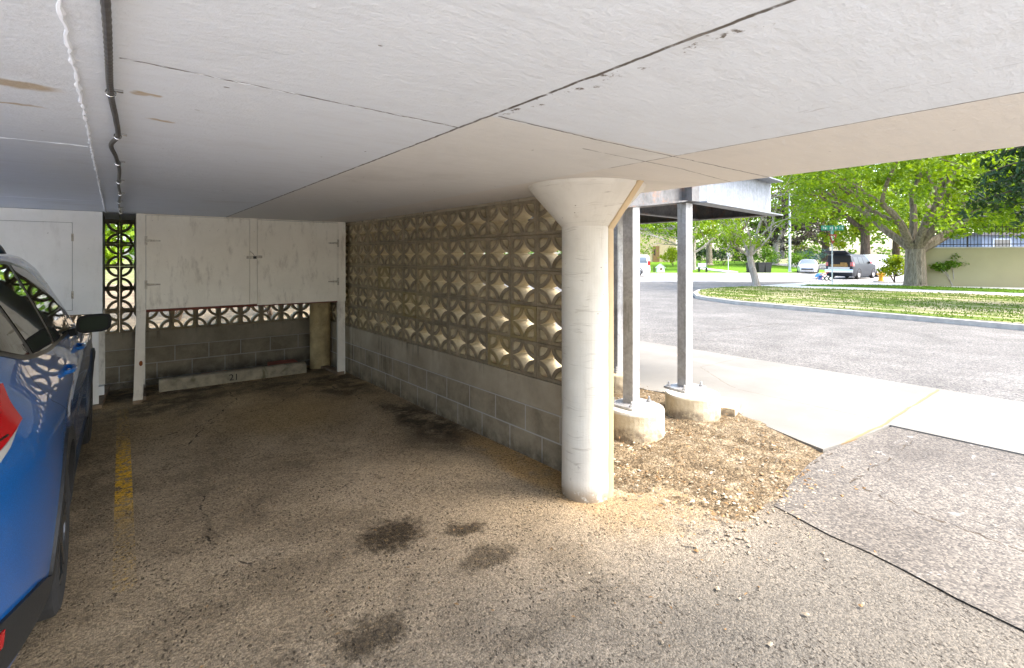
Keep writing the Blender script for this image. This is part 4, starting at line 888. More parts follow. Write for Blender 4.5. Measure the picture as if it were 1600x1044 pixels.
# --- distant vehicles, lighter detail
def far_car(label, loc, heading, spec, paint, glassm, dlo, wins, rimm, wr=.34, tail=(.86, 1.05), head=(.62, .75), cat='car', open_back=False, bumper=None, rw=(1.1, 1.42)):
    """heading: world direction the nose points to"""
    e = empty('car', loc, math.atan2(-heading[0], heading[1]), label, cat); s = Shape(**spec, wr=wr)
    body_mb(s, 40, 14, 5, 6).build('body', paint, e, weld=True, fix=True)
    zb, zt = dlo
    for sg in (1, -1):
        for ya, yb in wins:
            g = MB(); patch_side(g, s, sg, lambda v, a=ya: a[0] + (a[1] - a[0]) * v, lambda v, a=yb: a[0] + (a[1] - a[0]) * v, lambda y: zb, lambda y: min(zt, s.top(y) - s.drop - .03), .008, 12, 5); g.build('side_window', glassm, e)
        q = MB(); xr = s.S(s.yr(tail[0]) + .05, tail[0]); patch_end(q, s.Rr, sg * (xr - .0), sg * (xr - .17), tail[0], tail[1] + .08, -.015, 5, 3); patch_side(q, s, sg, lambda v: s.yr(tail[0]) + .02, lambda v: s.yr(tail[0]) + .20, lambda y: tail[0], lambda y: tail[1] + .08, .012, 5, 3); q.build('tail_lamp', M['red'], e, fix=True)
        q = MB(); xf = s.S(s.yf(head[0]) - .05, head[0]); patch_end(q, s.Ff, sg * (xf - .0), sg * (xf - .30), head[0], head[1], .015, 5, 3); patch_side(q, s, sg, lambda v: s.yf(head[0]) - .02, lambda v: s.yf(head[0]) - .30, lambda y: head[0], lambda y: head[1], .012, 5, 3); q.build('headlight', M['lens'], e, fix=True)
        for yc in s.ax:
            a = MB(); arch(a, s, sg, yc, wr + .01, wr + .07, .006, n=16); a.build('wheel_arch', M['dark'], e)
        for yc in s.ax: wheel(e, sg * (s.S(yc, .4) + .014), yc, wr, .22, sg, rimm, seg=20)
        mm = MB(); y = wins[-1][1][0] - .05; x = s.S(y, zb); mm.box(sg * (x + .04) - .08, sg * (x + .04) + .08, y - .05, y + .06, zb, zb + .14); mm.build('mirror', M['trim'], e, bevel=.03)
    if not open_back:
        g = MB(); patch_end(g, s.Rr, -s.hw(rw[1]) * .86, s.hw(rw[1]) * .86, rw[0], rw[1], -.01); g.build('rear_window', glassm, e, fix=True)
    return e, s
def screen(e, s, y0, y1, m):
    g = MB(); g.grid([[(x * s.S(y, s.top(y) - s.drop), y + .006, s.T(x * s.S(y, s.top(y) - s.drop), y) + .008) for y in [y0 + (y1 - y0) * j / 8 for j in range(9)]] for x in [-.86 + 1.72 * i / 10 for i in range(11)]]); return g.build('windscreen', m, e, fix=True)
BIG = dict(hw=[(.2, .90), (.4, .95), (.7, .975), (1.0, .97), (1.15, .95), (1.5, .86), (1.8, .76)], top=[(-2.6, 1.82), (-2.4, 1.86), (-1, 1.90), (.15, 1.88), (.55, 1.62), (.95, 1.28), (1.2, 1.22), (2.3, 1.10), (2.45, 1.0)],
           rear=[(.2, -2.45), (.55, -2.60), (.75, -2.56), (1.1, -2.55), (1.5, -2.52), (1.76, -2.46)], front=[(.2, 2.35), (.5, 2.45), (.8, 2.45), (.95, 2.38)], ax=(-1.5, 1.5), taper_r=(.5, .10, 2.2), taper_f=(.7, .16, 2.2), bulge=.04)
SED = dict(hw=[(.2, .82), (.4, .87), (.7, .885), (.9, .86), (1.0, .83), (1.2, .73), (1.42, .60)], top=[(-2.3, .98), (-2.1, 1.04), (-1.7, 1.07), (-1.3, 1.22), (-.75, 1.42), (-.2, 1.455), (.2, 1.42), (.65, 1.16), (.95, 1.0), (1.3, .96), (2.0, .86), (2.2, .76)],
           rear=[(.2, -2.2), (.5, -2.32), (.8, -2.30), (.93, -2.24)], front=[(.2, 2.15), (.45, 2.25), (.6, 2.22), (.70, 2.12)], ax=(-1.33, 1.33))
# dark SUV with its tailgate up, seen from behind
hd = (FW * .608 + RT * .796)
pS = G(1311, 436.2); sv, ss_ = far_car('dark navy off-road car with open tailgate and chrome bumper behind the street sign', (pS.x + hd.x * 2.55, pS.y + hd.y * 2.55, 0), hd, BIG, M['navy'], M['dglass'], (1.16, 1.66), [((-2.3, -2.25), (-1.5, -1.52)), ((-1.4, -1.42), (-.55, -.6)), ((-.45, -.5), (.55, .30))], M['rims'], .38, (.98, 1.2), (.85, 1.0), open_back=True)
m = MB(); patch_end(m, ss_.Rr, -.76, .76, .92, 1.74, -.012); m.build('cargo_opening', M['dark'], sv, fix=True)
m = MB(); patch_end(m, ss_.Rr, -.93, .93, .50, .74, -.07); m.build('bumper', M['chrome'], sv, fix=True)
m = MB(); m.box(-.74, .74, -3.45, -2.45, 1.84, 1.90, M=Matrix.Translation((0, -2.45, 1.87)) @ Matrix.Rotation(RAD(-14), 4, 'X') @ Matrix.Translation((0, 2.45, -1.87))); m.build('tailgate', M['navy'], sv, bevel=.02)
m = MB(); m.box(-.55, .60, -2.63, -2.565, .93, 1.12); m.box(.12, .55, -2.66, -2.57, .95, 1.25); m.build('cargo', M['gold'], sv, bevel=.03)
m = MB(); m.box(-.72, .72, -2.645, -2.565, .76, .91); m.build('tail_panel', M['silver'], sv, bevel=.01)
screen(sv, ss_, .2, 1.0, M['glassl'])
hd2 = (FW * .45 + RT * .89); pW = G(1385, 432.0)
wv, s2 = far_car('white wagon parked just beyond the dark navy car by the hydrant bush', (pW.x - .5, pW.y + .6, 0), hd2, BIG, M['white'], M['glassl'], (1.16, 1.66), [((-2.3, -2.25), (-1.0, -1.02)), ((-.9, -.92), (.5, .30))], M['rims'], .36, (.95, 1.25))
hd3 = (FW * -.80 + RT * -.52); pC = G(1263, 427.5)
sc_, s3 = far_car('silver sedan facing the carport at the far kerb beside the lamp post', (pC.x, pC.y, 0), hd3.normalized(), SED, M['silver'], M['glassl'], (.98, 1.34), [((-1.15, -.85), (-.25, -.27)), ((-.15, -.17), (.75, .35))], M['rims'], .32, (.74, .86), (.60, .72), rw=(.60, .66))
screen(sc_, s3, .28, .92, M['glassl']); m = MB(); patch_end(m, s3.Ff, -.5, .5, .42, .56, .015); m.build('grille', M['dark'], sc_, fix=True)
hd4 = (FW * .05 + RT * -1.0); pV = D(966, 432, 44)
vn, s4 = far_car('white van glimpsed between the round column and the steel posts', (pV.x, pV.y, 0), hd4.normalized(), BIG, M['white'], M['glassl'], (1.16, 1.66), [((-2.3, -2.25), (-1.0, -1.02)), ((-.9, -.92), (.5, .30))], M['rims'], .36, (.95, 1.25), cat='van')
#SPLIT_PLANTS
# ------------------------------------------------------------------ plants
class Foliage:
    def __init__(s, seed): s.r = random.Random(seed); s.m = MB()
    def leaf(s, p, size, droop=0.0, narrow=.5):
        r = s.r; a = Vector((r.gauss(0, 1), r.gauss(0, 1), r.gauss(0, .7) - droop)).normalized(); b = a.cross(Vector((r.gauss(0, 1), r.gauss(0, 1), r.gauss(0, 1)))).normalized(); c = a.cross(b)
        l = size * r.uniform(.7, 1.3); w = l * narrow
        s.m.add([p - a * l * .5, p + b * w * .5 + c * w * .12, p + a * l * .5, p - b * w * .5 + c * w * .12], [(0, 1, 2, 3)])
    def cloud(s, c, rad, n, size, squash=.75, hollow=.35, droop=0.0, narrow=.6):
        r = s.r
        for _ in range(n):
            d = Vector((r.gauss(0, 1), r.gauss(0, 1), r.gauss(0, 1))).normalized() * rad * (hollow + (1 - hollow) * r.random()) ** .8; d.z *= squash
            s.leaf(c + d, size, droop, narrow)
def grow(mb, tips, r, p, d, length, rad, depth, spread=.6, up=.15, bend=.25, wig=.18, seg=6, ratio=.68, kids=(2, 3)):
    pts = [p.copy()]; n = 4; q = p.copy(); dd = d.normalized()
    for i in range(n):
        dd = (dd + Vector((r.uniform(-wig, wig), r.uniform(-wig, wig), r.uniform(-wig, wig) + up * .3))).normalized(); q = q + dd * length / n; pts.append(q.copy())
    r1 = rad * .62
    mb.tube(pts, [rad + (r1 - rad) * i / n for i in range(n + 1)], seg if depth > 0 else 4, cap=False)
    if depth == 0: tips.append((pts[-1], length)); tips.append((pts[2], length)); return
    for k in range(r.randint(*kids)):
        t = dd.orthogonal().normalized(); t.rotate(Matrix.Rotation(r.uniform(0, 6.28), 3, dd)); nd = (dd + t * r.uniform(spread * .6, spread * 1.3) + Vector((0, 0, up))).normalized()
        grow(mb, tips, r, pts[-1] if k < 2 else pts[2], nd, length * r.uniform(ratio - .1, ratio + .12), r1 * r.uniform(.66, .85), depth - 1, spread, up, bend, wig, seg, ratio, kids)
    if depth > 1: tips.append((pts[-1], length * .7))
def tree(name, label, base, h_trunk, rad, limbs, depth, bark, leafmat, leaf, per_tip, cl_r, seed, lean=(0, 0), spread=.65, up=.18, group=None, squash=.7, narrow=.6, kids=(2, 3), ratio=.68, trunk_pts=None, keep=1.0, extra=None):
    r = random.Random(seed); e = empty(name, base, 0, label, 'tree', group); t = MB(); tips = []
    tp = trunk_pts or [Vector((lean[0] * q, lean[1] * q, h_trunk * q)) for q in (0, .08, .3, .6, 1)]
    tp = [Vector(p) for p in tp]; n = len(tp)
    t.tube(tp, [rad * (1.35 if i == 0 else 1.0 - .22 * i / (n - 1)) for i in range(n)], 14, cap=False)
    for d, l, rr in limbs: grow(t, tips, r, tp[-1] - Vector((0, 0, rad * .3)), Vector(d), l, rr, depth, spread, up, seg=7, kids=kids, ratio=ratio)
    t.build('trunk', bark, e, ang=60)
    f = Foliage(seed + 1)
    for p, l in tips:
        if r.random() < keep: f.cloud(p, cl_r * r.uniform(.6, 1.25), int(per_tip * r.uniform(.5, 1.4)), leaf, squash, .1, narrow=narrow)
    if extra:                                                   # outer sprays: n clumps in an uneven shell (centre, radii)
        for n, c, rd, per in [x for x in (extra if isinstance(extra, list) else [extra]) for _ in range(x[0])]:
            d = Vector((r.gauss(0, 1), r.gauss(0, 1), r.gauss(0, 1))).normalized() * (r.random() ** .45)
            q = Vector(c) + Vector((d.x * rd[0], d.y * rd[0], d.z * rd[1])) * (1 + .25 * mnoise.noise(d * 2.2 + Vector((seed, 0, 0))))
            f.cloud(q, cl_r * r.uniform(.5, 1.15), int(per * r.uniform(.5, 1.5)), leaf, .55, .1, narrow=narrow)
    f.m.build('crown', leafmat, e, raw=True); return e
def cam_dir(r, d, z): v = FW * d + RT * r; v.z = z; return v
# the big ash beside the retaining wall
tree('ash_tree', 'huge spreading tree with thick furrowed trunk forking low in front of the tan wall', G(1430, 447.5, .1), 2.0, .54,
     [(cam_dir(-.85, -.1, 1.05), 4.0, .22), (cam_dir(-.62, .5, 1.0), 3.4, .23), (cam_dir(.05, .2, 1.2), 3.2, .22), (cam_dir(.95, -.2, .78), 3.9, .30), (cam_dir(.55, .6, .8), 3.2, .26), (cam_dir(-.4, -.75, .85), 3.0, .22), (cam_dir(.3, -.8, .9), 3.0, .22)],
     4, M['bark'], M['leaf_lime'], .22, 46, 1.1, 31, trunk_pts=[(0, 0, -.15), (0, 0, .1), (.02, 0, .6), (.02, 0, 1.3), (0, 0, 2.0)], spread=.70, up=.02, ratio=.72, extra=[(200, (-1.0, -.6, 6.2), (9.2, 4.0), 62), (55, tuple(RT * 5.5 - FW * 1.2 + Vector((0, 0, 3.7))), (4.4, .9), 62)])
# small ornamental tree on the grass island
b = G(1182, 447.5, .12); tree('crabapple_tree', 'small leaning tree with bare silvery branches on the grass island', b, 1.55, .19,
     [(cam_dir(-.85, 0, .55), 1.3, .085), (cam_dir(-.35, .4, .9), 1.4, .085), (cam_dir(.35, .1, 1.1), 1.9, .10), (cam_dir(.9, -.2, .9), 1.5, .07), (cam_dir(-.2, -.5, .9), 1.2, .07)], 3, M['barkp'], M['leaf_lime'], .12, 13, .45, 7, extra=(42, tuple(RT * -.9 + Vector((0, 0, 2.55))), (1.9, .75), 26),
     trunk_pts=[(0, 0, -.1), (-.02, .0, .1), tuple(RT * -.13 + Vector((0, 0, .6))), tuple(RT * -.26 + Vector((0, 0, 1.1))), tuple(RT * -.36 + Vector((0, 0, 1.6)))], spread=.55, up=.12, keep=.9)
# left street tree with a low sweeping branch, seen past the steel posts
tree('maple_tree', 'light green street tree with low sweeping branch seen between the steel posts', G(1083, 425.5), 2.2, .35,
     [(cam_dir(-1.0, -.1, .35), 3.4, .16), (cam_dir(-.5, .3, .9), 2.9, .18), (cam_dir(.5, .2, 1.0), 2.9, .18), (cam_dir(.9, -.2, .5), 2.8, .14), (cam_dir(-.2, -.6, .8), 2.6, .14)], 3, M['barkp'], M['leaf_lime'], .24, 26, .85, 17, spread=.6, up=.08, extra=(60, (0, 0, 5.2), (5.2, 1.9), 60))
p = local(31.5 * 62 / 80, 64, .75)
tree('linden_tree', 'straight pale trunked tree behind the blue bench on the far lawn', D(1108, 414, 62), 2.6, .42, [(cam_dir(-.7, 0, 1), 3, .2), (cam_dir(.7, .2, 1), 3, .2), (cam_dir(0, -.5, 1), 3, .2)], 3, M['bark'], M['leaf_yel'], .28, 26, 1.0, 23, extra=(60, (0, 0, 6.4), (4.6, 2.8), 60))
tree('plum_tree', 'dark bronze leaved tree with pale trunk standing behind the tall lamp post', D(1212, 414, 63), 2.6, .42, [(cam_dir(-.6, 0, .8), 2.6, .2), (cam_dir(.75, .2, .7), 2.8, .2), (cam_dir(.2, -.5, 1), 2.6, .2), (cam_dir(1.1, -.1, .25), 2.4, .15)], 3, M['barkp'], M['leaf_plum'], .28, 30, 1.0, 37, extra=(75, (1.5, -1, 4.6), (4.8, 2.9), 70))
tree('elm_tree', 'pale barely leafed tree rising beyond the end of the steel fascia', D(1222, 405, 80), 5.5, .4, [(cam_dir(-.5, 0, 1), 3.6, .2), (cam_dir(.5, .2, 1), 3.6, .2), (cam_dir(0, -.5, 1.2), 3.6, .2)], 3, M['barkp'], M['leaf_pale'], .28, 18, 1.1, 41, extra=(60, (0, 0, 8), (5.0, 5.0), 45))
bgt = [(1290, 78, 'leaf_yel', 'yellow green tree filling the gap above the street name sign'), (1352, 66, 'leaf_lime', 'bright green tree directly behind the dark navy car'), (1040, 84, 'leaf_mid', 'green tree behind the buff brick building'), (1150, 86, 'leaf_lime', 'tall green tree behind the leaning island tree'), (1480, 70, 'leaf_mid', 'green tree rising behind the iron fence beside the big fork'), (1585, 66, 'leaf_lime', 'green tree beyond the far end of the iron fence'), (1400, 88, 'leaf_yel', 'distant yellow green tree beyond the white wagon'), (975, 80, 'leaf_lime', 'green tree beyond the white van')]
for i, (u, d, lm_, lab) in enumerate(bgt):
    q = tree('shade_tree', lab, D(u, 402 + 1.4 / d * FOC * .5, d), 2.4, .36, [(cam_dir(-.8, 0, .8), 3.4, .2), (cam_dir(.8, .2, .8), 3.4, .2), (cam_dir(-.2, -.6, 1.1), 3.2, .2), (cam_dir(.2, .5, 1.2), 3.4, .2)], 3, M['barkd'], M[lm_], .26, 46, 1.15, 50 + i * 3, up=.12, extra=(95, (0, 0, 4.6), (4.6, 3.6), 62)); q.scale = (1.75,) * 3
# spruce leaning in from the right
sp_ = empty('spruce_tree', local(17.6, 15.0, .1), 0, 'dark drooping spruce hanging over the tan wall at the edge of the view', 'tree'); t = MB(); t.tube([(0, 0, 0), (0, 0, 3), (0, 0, 8), (0, 0, 14)], [.34, .3, .2, .04], 12); f = Foliage(77); r = random.Random(78)
for k in range(95):
    z = 3.5 + 9.6 * (k / 95); L = (14.5 - z) * .30 * r.uniform(.75, 1.1); a = k * 2.4 + r.uniform(-.3, .3); d = Vector((math.cos(a), math.sin(a), 0)); P = [d * L * q + Vector((0, 0, z - .10 * L * q - .16 * L * q * q)) for q in (0, .25, .5, .75, 1)]
    t.tube(P, [.05, .04, .03, .02, .008], 5, cap=False)
    for j in range(int(40 + L * 85)):
        q = r.uniform(.15, 1.0); w = r.uniform(-1, 1) * L * .24 * (1.1 - q * .7); c = d * L * q + Vector((-d.y, d.x, 0)) * w + Vector((0, 0, z - .10 * L * q - .16 * L * q * q - abs(w) * .25 - r.random() ** 1.4 * .5)); f.leaf(c, r.uniform(.16, .32), .9, .34)
t.build('trunk', M['barkd'], sp_, ang=60); f.m.build('crown', M['leaf_dark'], sp_, raw=True)
def shrub(name, label, base, rx, rz_, n, size, mat, seed, group=None, stems=4, ry=None):
    e = empty(name, base, 0, label, 'shrub', group); f = Foliage(seed); r = f.r; st = MB(); ry = ry or rx
    for k in range(stems * 3):
        a = r.uniform(0, 6.28); q = r.uniform(.1, .75); c = Vector((math.cos(a) * rx * q, math.sin(a) * ry * q, rz_ * r.uniform(.35, .9))); f.cloud(c, min(rx, rz_) * r.uniform(.28, .5), n // (stems * 3), size, .8, .2)
        if k < stems: st.tube([(0, 0, -.05), c * .5 + Vector((0, 0, .05)), c], [.03, .022, .01], 5)
    st.build('stems', M['barkd'], e); f.m.build('foliage', mat, e, raw=True); return e
shrub('bush', 'yellow green bush between the yellow hydrant and the big trunk', G(1398, 440.5, .1), 1.0, 1.6, 1500, .16, M['leaf_yel'], 101)
shrub('bush', 'golden bush in front of the buff brick building', D(1052, 415, 62), 1.9, 2.2, 900, .26, M['leaf_yel'], 102)
shrub('juniper', 'dark spreading juniper left of the pale lawn trunk', D(1092, 415, 66), 2.2, 2.3, 900, .24, M['leaf_dark'], 103); shrub('juniper', 'dark spreading juniper right of the pale lawn trunk', D(1130, 414, 65), 2.6, 2.2, 900, .24, M['leaf_dark'], 104)
shrub('juniper', 'dark bushy juniper behind the black bins', D(1168, 414, 66), 2.2, 2.1, 800, .24, M['leaf_mid'], 105)
shrub('mound_shrub', 'bright green mounded shrub behind the black bins', D(1192, 416, 60), 1.9, 2.2, 1100, .2, M['leaf_mid'], 106); shrub('mound_shrub', 'bright green mounded shrub right of the lamp post foot', D(1246, 419, 58), 1.6, 1.6, 1100, .2, M['leaf_mid'], 107)
shrub('blue_spruce_shrub', 'low blue green conifer shrub behind the silver sedan', D(1272, 416, 60), 2.0, 1.9, 1000, .2, M['leaf_blue'], 108)
sw = G(1491, 448, .1); e = empty('sapling', sw, 0, 'sparse pale stemmed sapling against the tan wall', 'shrub'); st = MB(); f = Foliage(110)
for k, (a, b_, c_) in enumerate(((-.55, .1, 1.0), (-.2, -.1, 1.2), (.1, .1, 1.55), (.35, 0, 1.2), (.65, -.1, .75), (-.85, 0, 1.05))):
    q = RT * a + FW * b_ + Vector((0, 0, c_)); st.tube([(0, 0, -.1), q * .45 + Vector((.03, 0, .12)), q], [.03, .022, .01], 5)
    if k != 4: f.cloud(q, .36, 170, .14, .7, .1)
st.build('stems', M['barkp'], e); f.m.build('foliage', M['leaf_mid'], e, raw=True)
for i, (x, y, rx, h, mt) in enumerate(((-.6, 11.2, 1.1, 2.3, 'leaf_lime'), (.9, 12.6, 1.3, 2.6, 'leaf_mid'), (2.6, 11.6, 1.2, 2.2, 'leaf_lime'), (-2.8, 11.8, 1.3, 2.4, 'leaf_mid'), (4.3, 13, 1.4, 2.6, 'leaf_lime'), (-5, 12.2, 1.4, 2.5, 'leaf_lime'))):
    shrub('bush', 'leafy green bush glimpsed through the breeze blocks behind the cabinets', (x, y, .2), rx, h, 1100, .16, M[mt], 120 + i, 'bushes behind the back wall')
# far wood that closes the view behind everything
tl = Foliage(300)
for _ in range(520):
    rr = tl.r.uniform(-35, 150); dd = tl.r.uniform(96, 118); tl.cloud(local(rr, dd, tl.r.uniform(.5, 11) + 3 * mnoise.noise(Vector((rr * .12, 0, 0)))), tl.r.uniform(1.2, 2.6), 34, .75, .8, .15)
tag(tl.m.build('treeline', M['leaf_mid'], raw=True), kind='stuff')
#SPLIT_FAR
# ------------------------------------------------------------------ retaining wall, fence, buildings, street furniture
wa, wb = G(1416, 446.6, .1), G(1600, 450.2, .1); wd = (wb - wa).normalized(); wn = Vector((-wd.y, wd.x, 0))
if wn.dot(FW) < 0: wn = -wn
we = wa + wd * 26
rw = empty('retaining_wall', wa, math.atan2(wd.y, wd.x), 'tan rendered retaining wall behind the big forked tree', 'wall')
sgn = 1 if wn.dot(Vector((-wd.y, wd.x, 0))) > 0 else -1
m = MB().box(0, 26, min(0, sgn * .25), max(0, sgn * .25), -.2, 2.02); m.build('wall_body', M['wall'], rw, bevel=.01)
m = MB().box(-.02, 26.02, min(-.03 * sgn, sgn * .28), max(-.03 * sgn, sgn * .28), 2.022, 2.08); m.build('coping', M['kerb'], rw, bevel=.008)
fe = empty('iron_fence', wa + Vector((0, 0, 2.08)), math.atan2(wd.y, wd.x), 'black iron picket fence on top of the tan retaining wall', 'fence'); yf_ = sgn * .12
m = MB()
for z in (.12, 1.0): m.box(0, 26, yf_ - .018, yf_ + .018, z, z + .04)
m.build('rail', M['iron'], fe)
m = MB()
for i in range(int(26 / .14)): m.box(.07 + i * .14, .09 + i * .14, yf_ - .01, yf_ + .01, .02, 1.16)
o = m.build('pickets', M['iron'], fe); o['kind'] = 'stuff'
for i in range(11): MB().box(i * 2.58, i * 2.58 + .06, yf_ - .03, yf_ + .03, .0, 1.22).build('fence_post', M['iron'], fe)
hb = local(41.5, 47, .0); ho = empty('house', hb, -AZ, 'blue grey sided house glimpsed through the iron fence pickets', 'house')
MB().box(2.4, 16, 0, 8, 0, 3.7).build('wall', M['slate'], ho); MB().box(2, 16.4, -.4, 8.4, 3.705, 3.95).build('roof', M['galvd'], ho)
for x in (3.4, 7, 11): w_ = MB().box(x, x + 1.7, -.06, -.002, 1.6, 3.4).build('window', M['paleside'], ho); MB().box(x + .12, x + 1.58, -.075, -.062, 1.72, 3.28).build('pane', M['glassl'], w_)
bp = D(985, 413, 72); bd = empty('brick_building', (bp.x, bp.y, .9), -AZ, 'low buff brick building with brown door across the road', 'building')
MB().box(-8, 6.5, 0, 10, -.6, 4.6).build('wall', M['brick'], bd); MB().box(-8.3, 6.8, -.3, 10.3, 4.605, 5.0).build('roof', M['galvd'], bd)
dx = (1025 - 985) / FOC * 72; dr = MB().box(dx - .48, dx + .48, -.06, -.003, 0, 2.35).build('door', M['door'], bd); MB().box(dx - .30, dx - .1, -.075, -.062, 1.0, 1.9).build('door_window', M['glass'], dr)
for x in (-5,): w_ = MB().box(x, x + 1.8, -.06, -.003, .8, 2.4).build('window', M['trim'], bd); MB().box(x + .1, x + 1.7, -.075, -.062, .9, 2.3).build('pane', M['glassl'], w_)
fp = MB(); a0 = D(1028, 413, 71.5); a1 = local(a0.dot(RT) + 1.2, 50.2, .13); fp.bar(a0 + Vector((0, 0, .02)), a1 + Vector((0, 0, .05)), 1.3, .10); struct('entrance_path', fp, M['path'])
# hydrant
hy = empty('fire_hydrant', G(1376.5, 440.5, .0), 0, 'yellow fire hydrant with pale bonnet beside the bush', 'hydrant')
MB().lathe([(.42, -.02), (.42, .05), (.40, .06), (.1, .062)], 20).build('base', M['kerb'], hy); MB().lathe([(.17, .06), (.17, .12), (.13, .13), (.12, .62), (.16, .64), (.16, .70)], 16).build('barrel', M['hyd'], hy)
MB().lathe([(.155, .701), (.15, .78), (.10, .86), (.04, .89), (.035, .95), (.02, .96)], 16).build('bonnet', M['signwhite'], hy)
for sg in (1, -1): MB().lathe([(.055, .1), (.06, .2), (.07, .205), (.07, .25)], 10, M=Matrix.Translation((0, 0, .52)) @ Matrix.Rotation(-AZ, 4, 'Z') @ Matrix.Rotation(RAD(90 * sg), 4, 'Y')).build('nozzle', M['hyd'], hy)
MB().lathe([(.07, .1), (.08, .2), (.09, .205), (.09, .26)], 10, M=Matrix.Translation((0, 0, .46)) @ Matrix.Rotation(-AZ, 4, 'Z') @ Matrix.Rotation(RAD(90), 4, 'X')).build('nozzle', M['hyd'], hy)
# street sign
sb = G(1301, 444.5, .12); dS = sb.dot(FW); sg_ = empty('street_sign', sb, -AZ, 'street name sign over a yield triangle on a thin pole on the grass', 'sign'); px = dS / FOC
H = lambda v: (444.5 - v) * px
m = MB(); m.tube([(0, .04, -.1), (0, .04, H(354))], .035, 8); m.build('pole', M['pole'], sg_)
def blade(x0, x1, z0, z1, rz, zoff):
    T = Matrix.Translation((0, .04, 0)) @ Matrix.Rotation(rz, 4, 'Z'); b = MB(); b.box(x0, x1, -.008, .008, z0, z1, M=T); o = b.build('name_blade', M['signgreen'], sg_, bevel=.003)
    t = MB(); r = random.Random(int(zoff)); x = x0 + .09
    while x < x1 - .12:                                      # unreadable from here: pale letter strokes only
        w = r.uniform(.05, .085); t.box(x, x + w * .35, -.011, -.0085, z0 + .06, z1 - .07 + r.uniform(-.02, .02), M=T); t.box(x + w * .35, x + w, -.011, -.0085, z0 + .06 + r.choice((0, .06, .1)), z0 + .10 + r.choice((0, .06, .1)), M=T); x += w + r.choice((.025, .03, .10))
    t.build('lettering', M['signwhite'], o)
blade(-16 * px, 17 * px, H(360), H(352.3), RAD(-8), 3); blade(-9 * px, 9 * px, H(365.6), H(360.4), RAD(70), 5)
W_ = 6.6 * px; T = Matrix(((1, 0, 0, 0), (0, 0, 1, -.02), (0, 1, 0, H(374)), (0, 0, 0, 1)))
tri = lambda k, dz: [(-W_ * k, 7.6 * px * k + dz), (W_ * k, 7.6 * px * k + dz), (W_ * .12 * k, -8 * px * k + dz), (-W_ * .12 * k, -8 * px * k + dz)]
o = MB().prism(tri(1, 0), 0, .012, M=T).build('yield_plate', M['signred'], sg_, fix=True); MB().prism(tri(.52, 1.4 * px), -.004, -.0005, M=T).build('white_triangle', M['signwhite'], o, fix=True)
# lamp post
lp = G(1234, 426.3, .05); lpo = empty('lamp_post', lp, -AZ, 'tall pale lamp post on the far lawn left of the silver sedan', 'lamp post'); MB().lathe([(.30, -.05), (.30, .08), (.16, .12), (.12, .5), (.10, 6.8), (.07, 8.4)], 12).build('pole', M['pole'], lpo); MB().tube([(0, 0, 8.38), (.5, 0, 8.7), (1.5, 0, 8.8)], .05, 8).build('arm', M['pole'], lpo); MB().box(1.4, 2.1, -.13, .13, 8.72, 8.86).build('lamp_head', M['galv'], lpo, bevel=.03)
# bins behind the leaning tree
dS = 50.5; bn = D(1173, 429.5, dS); 
for off, lab in ((0.0, 'black wheeled bin on the far kerb left of the leaning trunk'), (.95, 'black wheeled bin half hidden behind the leaning trunk'), (1.62, 'black wheeled bin with grey side on the far kerb right of the leaning trunk')):
    q = bn + RT * off; b_ = empty('wheeled_bin', (q.x, q.y, 0), -AZ, lab, 'bin')
    m = MB(); V = [(x * w, y * w2, z) for z, w, w2 in ((.08, .26, .28), (1.05, .33, .38)) for x, y in ((-1, -1), (1, -1), (1, 1), (-1, 1))]; m.add(V, [(3, 2, 1, 0), (4, 5, 6, 7), (0, 1, 5, 4), (1, 2, 6, 5), (2, 3, 7, 6), (3, 0, 4, 7)]); m.build('body', M['binp'], b_, bevel=.02)
    MB().box(-.35, .35, -.41, .40, 1.055, 1.13).build('lid', M['binp'], b_, bevel=.025)
    for sx in (-1, 1): MB().lathe([(.11, -.03), (.12, -.02), (.12, .02), (.11, .03)], 12, M=Matrix.Translation((sx * .28, .26, .12)) @ Matrix.Rotation(RAD(90), 4, 'Y')).build('wheel', M['tyre'], b_)
# bench, posts, white marker
q = D(1098, 424.5, 51.5); bh = empty('bench', (q.x, q.y, q.z), -AZ, 'small blue grey bench on the far lawn', 'bench'); MB().box(-.42, .42, -.2, .2, .40, .45).build('seat', M['slate'], bh); MB().box(-.42, .42, .18, .22, .5, .86).build('backrest', M['paleside'], bh)
for sx in (-1, 1): MB().box(sx * .38 - .03, sx * .38 + .03, -.2, .215, -.1, .399).build('leg', M['iron'], bh)
q = G(1138, 429.5, .0); so = empty('sign_post', (q.x, q.y, 0), -AZ, 'thin pale sign post by the far kerb between the bench and the bins', 'sign post'); MB().tube([(0, 0, 0), (0, 0, 2.1)], .035, 8).build('pole', M['pole'], so); MB().box(-.16, .16, -.05, -.036, 1.72, 2.1).build('sign_plate', M['galv'], so)
q = D(1033, 427.5, 51); mk = empty('marker_house', (q.x, q.y, q.z), -AZ, 'white gabled box with round opening beside the far path', 'yard marker')
m = MB(); m.prism([(-.38, 0), (.38, 0), (.34, .62), (0, .95), (-.34, .62)], 0, .5, M=Matrix(((1, 0, 0, 0), (0, 0, 1, 0), (0, 1, 0, 0), (0, 0, 0, 1)))); m.build('box', M['signwhite'], mk, fix=True); MB().lathe([(.15, 0), (.15, .012), (.01, .013)], 16, M=Matrix.Translation((0, -.001, .45)) @ Matrix.Rotation(RAD(90), 4, 'X')).build('opening', M['rawwood'], mk)
for sg in (1, -1): MB().bar((sg * -.03, .25, .97), (sg * .46, .25, .56), .62, .04, up=Vector((0, 0, 1))).build('roof', M['pole'], mk)
